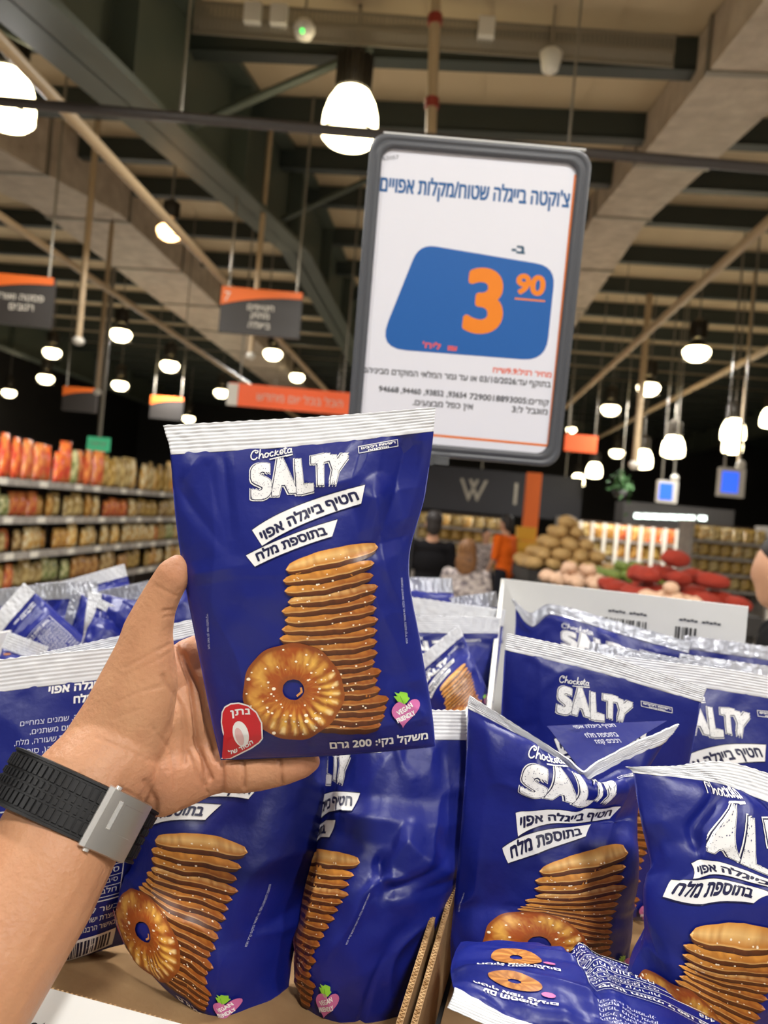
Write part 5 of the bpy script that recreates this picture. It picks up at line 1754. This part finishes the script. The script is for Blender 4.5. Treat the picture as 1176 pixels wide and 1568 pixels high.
prof = [(0.0, -.004), (0.0, .003), (.0025, .006), (.006, .007), (.0075, .0045), (.010, .0045), (.0115, .007), (.0165, .006), (.0185, .003), (.0185, -.001)]
b = MB(); rings = [[SCN + EX * x + EY * y + EZ * z for x, y in rrect(SW - 2 * i, SH - 2 * i, max(.024 - i * .35, .016))] for i, z in prof]
n = len(rings[0]); v = [p for r in rings for p in r]
b.add(v, [(i * n + k, i * n + (k + 1) % n, (i + 1) * n + (k + 1) % n, (i + 1) * n + k) for i in range(len(prof) - 1) for k in range(n)], 0, True)
b.build('frame', M['frame'], root)
b = MB(); b.add([SCN + EX * x + EY * y - EZ * .004 for x, y in rrect(SW, SH, .024)], [tuple(reversed(range(n)))])
b.add([SCN + EX * x + EY * y - EZ * .002 for x, y in rrect(SW - .03, SH - .03, .016)], [tuple(range(n))]); b.build('back_sheet', M['frame'], root)
b = MB(); b.box(SCN + EY * (SH / 2 + .0015) + EX * .004, EX * (SW / 2 - .014), EY * .0012, EZ * .003); b.build('sheet_edge', M['whitecard'], root)


def on_sign(P):
    """photograph pixels -> (x, y) on the sheet"""
    out = []
    for px, py in P:
        r = W(px, py, 1.0) - CAM
        t = ((SCN - CAM) @ EZ) / (r @ EZ)
        q = CAM + r * t - SCN
        out.append((q @ EX, q @ EY))
    return np.array(out)


SB, SO, SD = L('#1f62b0'), L('#f58a1f'), L('#22242a')
S = Art()
S.text('262057', (581, 246), (611, 243), 6, L('#55565c'), 1, res=1)
S.text(rtl("צ'וקטה בייגלה שטוח/מקלות אפויים"), (582, 292), (871, 317), 24, L('#1e5f9c'), 1, bold=0.7)
S.text('-' + 'ב', (784, 386), (803, 388), 12, L('#1e4f6c'), 1, bold=0.9)
cor = [(642, 373), (851, 408), (836, 553), (578, 533)]


def rounded(P, rad, n=7):
    out = []
    P = [np.array(p, float) for p in P]
    for i, p in enumerate(P):
        a, c = P[i - 1], P[(i + 1) % len(P)]
        r = rad[i]
        s, e = p + (a - p) / np.linalg.norm(a - p) * r, p + (c - p) / np.linalg.norm(c - p) * r
        out += [tuple((1 - t) ** 2 * s + 2 * t * (1 - t) * p + t * t * e) for t in np.linspace(0, 1, n)]
    return out


S.poly(rounded(cor, (26, 30, 36, 44)), SB, 1)


def quadtext(S, s, Q, col, layer, bold=0.0):
    v, f = union(grown(quad_loops(s, Q, 9), bold, n=20))
    S.add(v, f, col, layer)


quadtext(S, '3', [(722, 414), (768, 416), (764, 508), (712, 505)], SO, 2, 5.0)
quadtext(S, '90', [(794, 420), (835, 424), (832, 452), (790, 448)], SO, 2, 1.9)
S.line([(789, 457), (834, 461)], 2.6, SO, 2)
S.text(rtl("ליח'"), (647, 532), (674, 535), 9, L('#e8605a'), 2, bold=.5)
S.text('₪', (686, 536), (699, 537), 8, L('#e8605a'), 2, bold=.5)
S.text(rtl('מחיר רגיל:9.9ש״ח'), (755, 570), (844, 578), 8.5, L('#ea6a4c'), 1, bold=.35)
S.text(rtl('בתוקף עד:03/10/2026 או עד גמר המלאי המוקדם מביניהם'), (555, 570), (843, 593), 9, SD, 1, bold=.22)
S.text(rtl('קודים:7290018893005'), (719, 611), (840, 621), 9, SD, 1, bold=.22)
for s_, x in (('94668', 580), ('94460,', 614), ('93852,', 649), ('93654,', 684)):
    S.text(s_ if s_[-1] != ',' else ',' + s_[:-1], (x, 599 + (x - 580) * .08), (x + 30, 601.5 + (x - 580) * .08), 8.5, SD, 1, bold=.22)
S.text(rtl('אין כפל מבצעים.'), (632, 620), (724, 627), 9, SD, 1, bold=.22)
S.text(rtl('מוגבל ל:3'), (784, 631), (838, 635), 9, SD, 1, bold=.22)
S.line([(881, 268), (839, 684)], 3.2, L('#ee7d2b'), 1)
S.line([(560, 657), (846, 683)], 3.6, L('#ee7d2b'), 1)
V, Fc, C, LY = S.cut(2000.0)
XY = on_sign(V)
P = [SCN + EX * x + EY * y + EZ * (-.0008 + l * .0001) for (x, y), l in zip(XY, LY)]
sheet = [SCN + EX * x + EY * y - EZ * .001 for x, y in rrect(SW - .034, SH - .034, .012)]
k = len(sheet)
me = mesh('paper_sheet', [p - np.array(root.location) for p in sheet + P], [tuple(range(k))] + [tuple(i + k for i in q) for q in Fc])
set_ink(me, np.vstack([np.tile(L('#ecedf6'), (k, 1)), C]))
link('paper_sheet', me, M['paper'], root)
b = MB()
for px in (652, 676):
    b.box(W(px, 702, 1.128), EX * .011, EY * .009, EZ * .004)
b.build('clear_clip', M['clear'], root)
b = MB(); b.box(W(640, 702, 1.135), EX * .02, EY * .012, EZ * .006); b.build('holder', M['pole'], root)
b = MB(); b.tube([(PT[0], PT[1], PT[2] + .02), (PT[0], PT[1], ZF + .1)], .0045, 10); b.build('pole', M['pole'], root)

# ------------------------------------------------------------------ the hand
DN = -UP


def blob(px, py, d, r, flat=0.8, rx=1.0):
    """a soft ball shown at (px, py), r pixels wide"""
    k = r * d / FPX
    view = unit(W(px, py, 1.0) - CAM)
    return (W(px, py, d), np.array([RGT * k * rx, UP * k, view * k * flat]))


def limb(pts, n=10):
    out = []
    for a, c in zip(pts[:-1], pts[1:]):
        for i in range(n):
            t = i / n
            q = [x * (1 - t) + y * t for x, y in zip(a, c)]
            out.append(blob(*q))
    out.append(blob(*pts[-1]))
    return out


H = []
H += limb([(-210, 1760, .36, 118, .85), (-60, 1540, .385, 108, .82), (48, 1366, .415, 99, .78), (118, 1232, .44, 92, .70), (160, 1176, .452, 82, .66)], 16)     # forearm to wrist
H += limb([(150, 1180, .452, 76, .6), (192, 1110, .455, 72, .62), (214, 1045, .455, 60, .7), (222, 1000, .454, 46, .85), (226, 968, .454, 39, .95)], 14)        # thumb ball
H += limb([(226, 968, .454, 39, .95), (238, 932, .452, 31.5, .95), (251, 905, .450, 28.5, .95), (264, 883, .447, 27.5, .95), (273, 868, .446, 19.5, .95)], 8)     # thumb
H += limb([(190, 1195, .458, 66, .6), (240, 1192, .464, 60, .55), (282, 1184, .468, 50, .55), (312, 1180, .470, 40, .65), (336, 1184, .470, 31, .85)], 12)          # heel and little finger side
H += limb([(200, 1150, .462, 74, .5), (250, 1120, .470, 66, .45), (285, 1085, .478, 52, .45)], 12)                                                                    # palm
H += limb([(235, 1060, .472, 46, .5), (268, 1028, .482, 38, .6), (290, 1010, .487, 31, .9)], 10)                                                                       # towards the index finger
H += limb([(318, 1150, .476, 40, .7), (312, 1110, .480, 42, .7), (300, 1060, .483, 40, .7)], 10)
# little finger under the bag
H += limb([(336, 1184, .470, 31, .9), (372, 1186, .466, 29.5, .95), (396, 1183, .465, 29, .95), (432, 1177, .464, 26.5, .95), (460, 1170, .464, 23, .95), (474, 1166, .464, 17, .95)], 8)
# the other fingers behind the bag
H += limb([(290, 1008, .490, 31, .9), (340, 985, .503, 27, .95), (392, 968, .508, 25, .95), (440, 962, .508, 23, .95), (468, 962, .506, 18, .95)], 9)
H += limb([(300, 1064, .492, 33, .9), (356, 1050, .508, 29, .95), (414, 1040, .513, 26, .95), (470, 1036, .512, 23, .95), (500, 1036, .510, 18, .95)], 9)
H += limb([(312, 1122, .492, 32, .9), (362, 1112, .506, 28, .95), (416, 1104, .511, 25, .95), (464, 1100, .510, 22, .95), (490, 1100, .508, 17, .95)], 9)
hand = blob_mesh(H, 0.00105, 18, 'person')
hv = np.empty(len(hand.vertices) * 3); hand.vertices.foreach_get('co', hv); hv = hv.reshape(-1, 3)
hn = np.empty(len(hand.vertices) * 3); hand.vertices.foreach_get('normal', hn); hn = hn.reshape(-1, 3)
rel = hv - CAM
dep = rel @ FWD; xx = rel @ RGT / dep * FPX; yy = -(rel @ UP) / dep * FPX
c_, s_ = math.cos(ROLL), math.sin(ROLL)
hx, hy = 588 + xx * c_ - yy * s_, 784 + xx * s_ + yy * c_
facing = np.clip(-(hn @ FWD) * 1.6 - 0.1, 0, 1)          # the palm side carries the creases
CREASE = [([(268, 985), (288, 1040), (296, 1090), (304, 1140), (322, 1192)], 3.6, .0028), ([(280, 1000), (306, 1060), (318, 1120), (331, 1165)], 3.0, .0022),
          ([(250, 1035), (278, 1085), (286, 1130), (282, 1168)], 4.5, .0013), ([(298, 1130), (311, 1165), (314, 1202)], 2.6, .0016), ([(288, 1150), (300, 1180), (318, 1214)], 2.4, .0012),
          ([(186, 1208), (212, 1222), (232, 1250)], 3.5, .0016), ([(222, 1196), (238, 1225), (240, 1256)], 4.0, .0016), ([(192, 1022), (232, 1000), (262, 986)], 2.6, .0006), ([(188, 1036), (226, 1018), (258, 1000)], 2.2, .0003),
          ([(180, 1075), (215, 1058), (245, 1050)], 2.4, .0005), ([(176, 1100), (214, 1084)], 2.2, .0004),
          ([(250, 935), (270, 934)], 2.6, .0012), ([(252, 944), (266, 944)], 2.2, .0008), ([(238, 897), (268, 912)], 2.6, .0005), ([(372, 1160), (374, 1206)], 3.2, .0018), ([(428, 1152), (432, 1200)], 3.0, .0016), ([(338, 1160), (342, 1212)], 4, .0018),
          ([(120, 1190), (165, 1220), (215, 1262)], 3.5, .0010), ([(150, 1130), (196, 1150), (236, 1168)], 3, .0004), ([(230, 1110), (262, 1150), (266, 1200)], 3, .0006)]
dent = np.zeros(len(hv))
for pts, wd, dp in CREASE:
    best = np.full(len(hv), 1e9)
    for (ax_, ay_), (bx_, by_) in zip(pts[:-1], pts[1:]):
        dx, dy = bx_ - ax_, by_ - ay_
        t = np.clip(((hx - ax_) * dx + (hy - ay_) * dy) / (dx * dx + dy * dy), 0, 1)
        best = np.minimum(best, np.hypot(hx - ax_ - t * dx, hy - ay_ - t * dy))
    dent += dp * np.exp(-(best / wd) ** 2)
hv2 = hv - hn * (dent * facing)[:, None]
# heights of the palm pads
for cx, cy, r, e in ((222, 1080, 60, .003), (255, 1195, 45, .0025), (205, 1215, 30, -.002), (272, 1130, 26, -.003)):
    hv2 += hn * (e * facing * np.exp(-((hx - cx) ** 2 + (hy - cy) ** 2) / r ** 2))[:, None]
wr0 = W(110, 1240, .44)
prs = bpy.data.objects.new('person', None); COL.objects.link(prs); prs.location = Vector(wr0)
tag(prs, 'raised left forearm and open hand holding the snack bag', 'person')
hand.vertices.foreach_set('co', (hv2 - wr0).ravel())
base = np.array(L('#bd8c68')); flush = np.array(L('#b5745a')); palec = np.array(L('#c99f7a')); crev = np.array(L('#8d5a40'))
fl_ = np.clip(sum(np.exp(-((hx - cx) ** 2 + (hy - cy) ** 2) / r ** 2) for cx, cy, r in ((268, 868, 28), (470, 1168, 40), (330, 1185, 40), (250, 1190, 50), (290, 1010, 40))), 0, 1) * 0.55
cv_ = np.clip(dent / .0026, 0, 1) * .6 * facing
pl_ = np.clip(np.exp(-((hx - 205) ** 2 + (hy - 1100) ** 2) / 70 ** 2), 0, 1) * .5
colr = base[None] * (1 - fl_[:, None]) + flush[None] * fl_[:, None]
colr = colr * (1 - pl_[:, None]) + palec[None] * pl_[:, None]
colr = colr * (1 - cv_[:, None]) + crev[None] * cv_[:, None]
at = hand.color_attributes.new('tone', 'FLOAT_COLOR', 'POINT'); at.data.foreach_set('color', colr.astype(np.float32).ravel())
hand.polygons.foreach_set('use_smooth', [True] * len(hand.polygons))
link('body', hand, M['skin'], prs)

# ------------------------------------------------------------------ the watch
WC = W(114, 1233, .437)
WA = unit(W(172, 1134, .452) - W(60, 1332, .418))                    # along the arm, towards the hand
E1 = unit(W(114 + 100, 1233 + 58, .437) - WC); E1 = unit(E1 - WA * (E1 @ WA))
E2 = np.cross(E1, WA); E2 = E2 if E2 @ FWD < 0 else -E2
px_ = .437 / FPX
RA, RB, HW = 112 * px_, 78 * px_, 41 * px_
root = thing('wristwatch', WC, 'black ribbed rubber watch strap with steel clasp on the wrist', 'watch')


def ring(th, w, up):
    """place on the strap: th around the wrist (degrees), w -1..1 across, up above the skin"""
    a = math.radians(th)
    n = unit(E1 * math.cos(a) / RA + E2 * math.sin(a) / RB)
    return WC + WA * w * HW + E1 * RA * math.cos(a) + E2 * RB * math.sin(a) + n * up


def strip(b, t0, t1, w0, w1, u0, u1, n, mi=0, rim=0.0):
    """a curved slab along the strap"""
    k = len(b.v); cs = [(w0, u0), (w0 + rim, u1), (w1 - rim, u1), (w1, u0)]
    V = [ring(t0 + (t1 - t0) * i / n, w, u) for i in range(n + 1) for w, u in cs]
    F = [(4 * i + j, 4 * i + 4 + j, 4 * i + 4 + (j + 1) % 4, 4 * i + (j + 1) % 4) for i in range(n) for j in range(4)]
    F += [(0, 1, 2, 3), (4 * n + 3, 4 * n + 2, 4 * n + 1, 4 * n)]
    b.add(V, [q[::-1] for q in F], mi)


b = MB()
strip(b, -150, 330, -1, 1, -.001, .0022, 150, rim=.05)
strip(b, -150, 330, -.99, -.84, .001, .0033, 150, rim=.03); strip(b, -150, 330, .84, .99, .001, .0033, 150, rim=.03)
t = -150
while t < 330:
    for w0, w1 in ((-.78, -.34), (.34, .78)):
        strip(b, t, t + 3.6, w0, w1, .002, .0034, 2, rim=.02)
    for w0, w1 in ((-.28, -.03), (.03, .28)):
        strip(b, t + 1.2, t + 3.4, w0, w1, .002, .0031, 2, rim=.02)
    t += 5.2
b.build('strap', M['rubber'], root)
b = MB(); strip(b, 30, 65, -1.06, 1.06, .0036, .0062, 24, rim=.05); strip(b, 28, 31, -1.0, 1.0, .001, .005, 3)
cl = b.build('clasp', M['steel'], root); cl['label'] = 'brushed steel clasp'
b = MB(); strip(b, 65, 69, -1.08, 1.08, .0028, .0064, 4, rim=.05); b.build('clasp_edge', M['steel2'], cl, WC)
b = MB(); strip(b, 55, 58, -.25, .75, .0061, .0066, 3, rim=.02); b.build('clasp_bar', M['steel2'], cl, WC)
b = MB(); strip(b, 36, 53, -.3, .7, .0061, .00635, 10, rim=.02); b.build('clasp_plate', M['steel'], cl, WC)
b = MB()
for w in (-1.1, 1.1):
    b.tube([ring(62, w - .06 * np.sign(w), .003), ring(62, w + .05 * np.sign(w), .003)], .0018, 10)
b.build('clasp_pin', M['steel2'], cl, WC)
c = WC - E2 * (RB + .004)
b = MB(); n = 28; R3 = 0.021
V = []
for r, h in ((R3, 0), (R3, .007), (R3 * .86, .009), (0, .009)):
    V += [c - E2 * h + (WA * math.cos(2 * math.pi * k / n) + E1 * math.sin(2 * math.pi * k / n)) * r for k in range(n)]
b.add(V, [(i * n + k, (i + 1) * n + k, (i + 1) * n + (k + 1) % n, i * n + (k + 1) % n) for i in range(3) for k in range(n)], 0, True)
b.build('watch_case', M['rubber'], root)
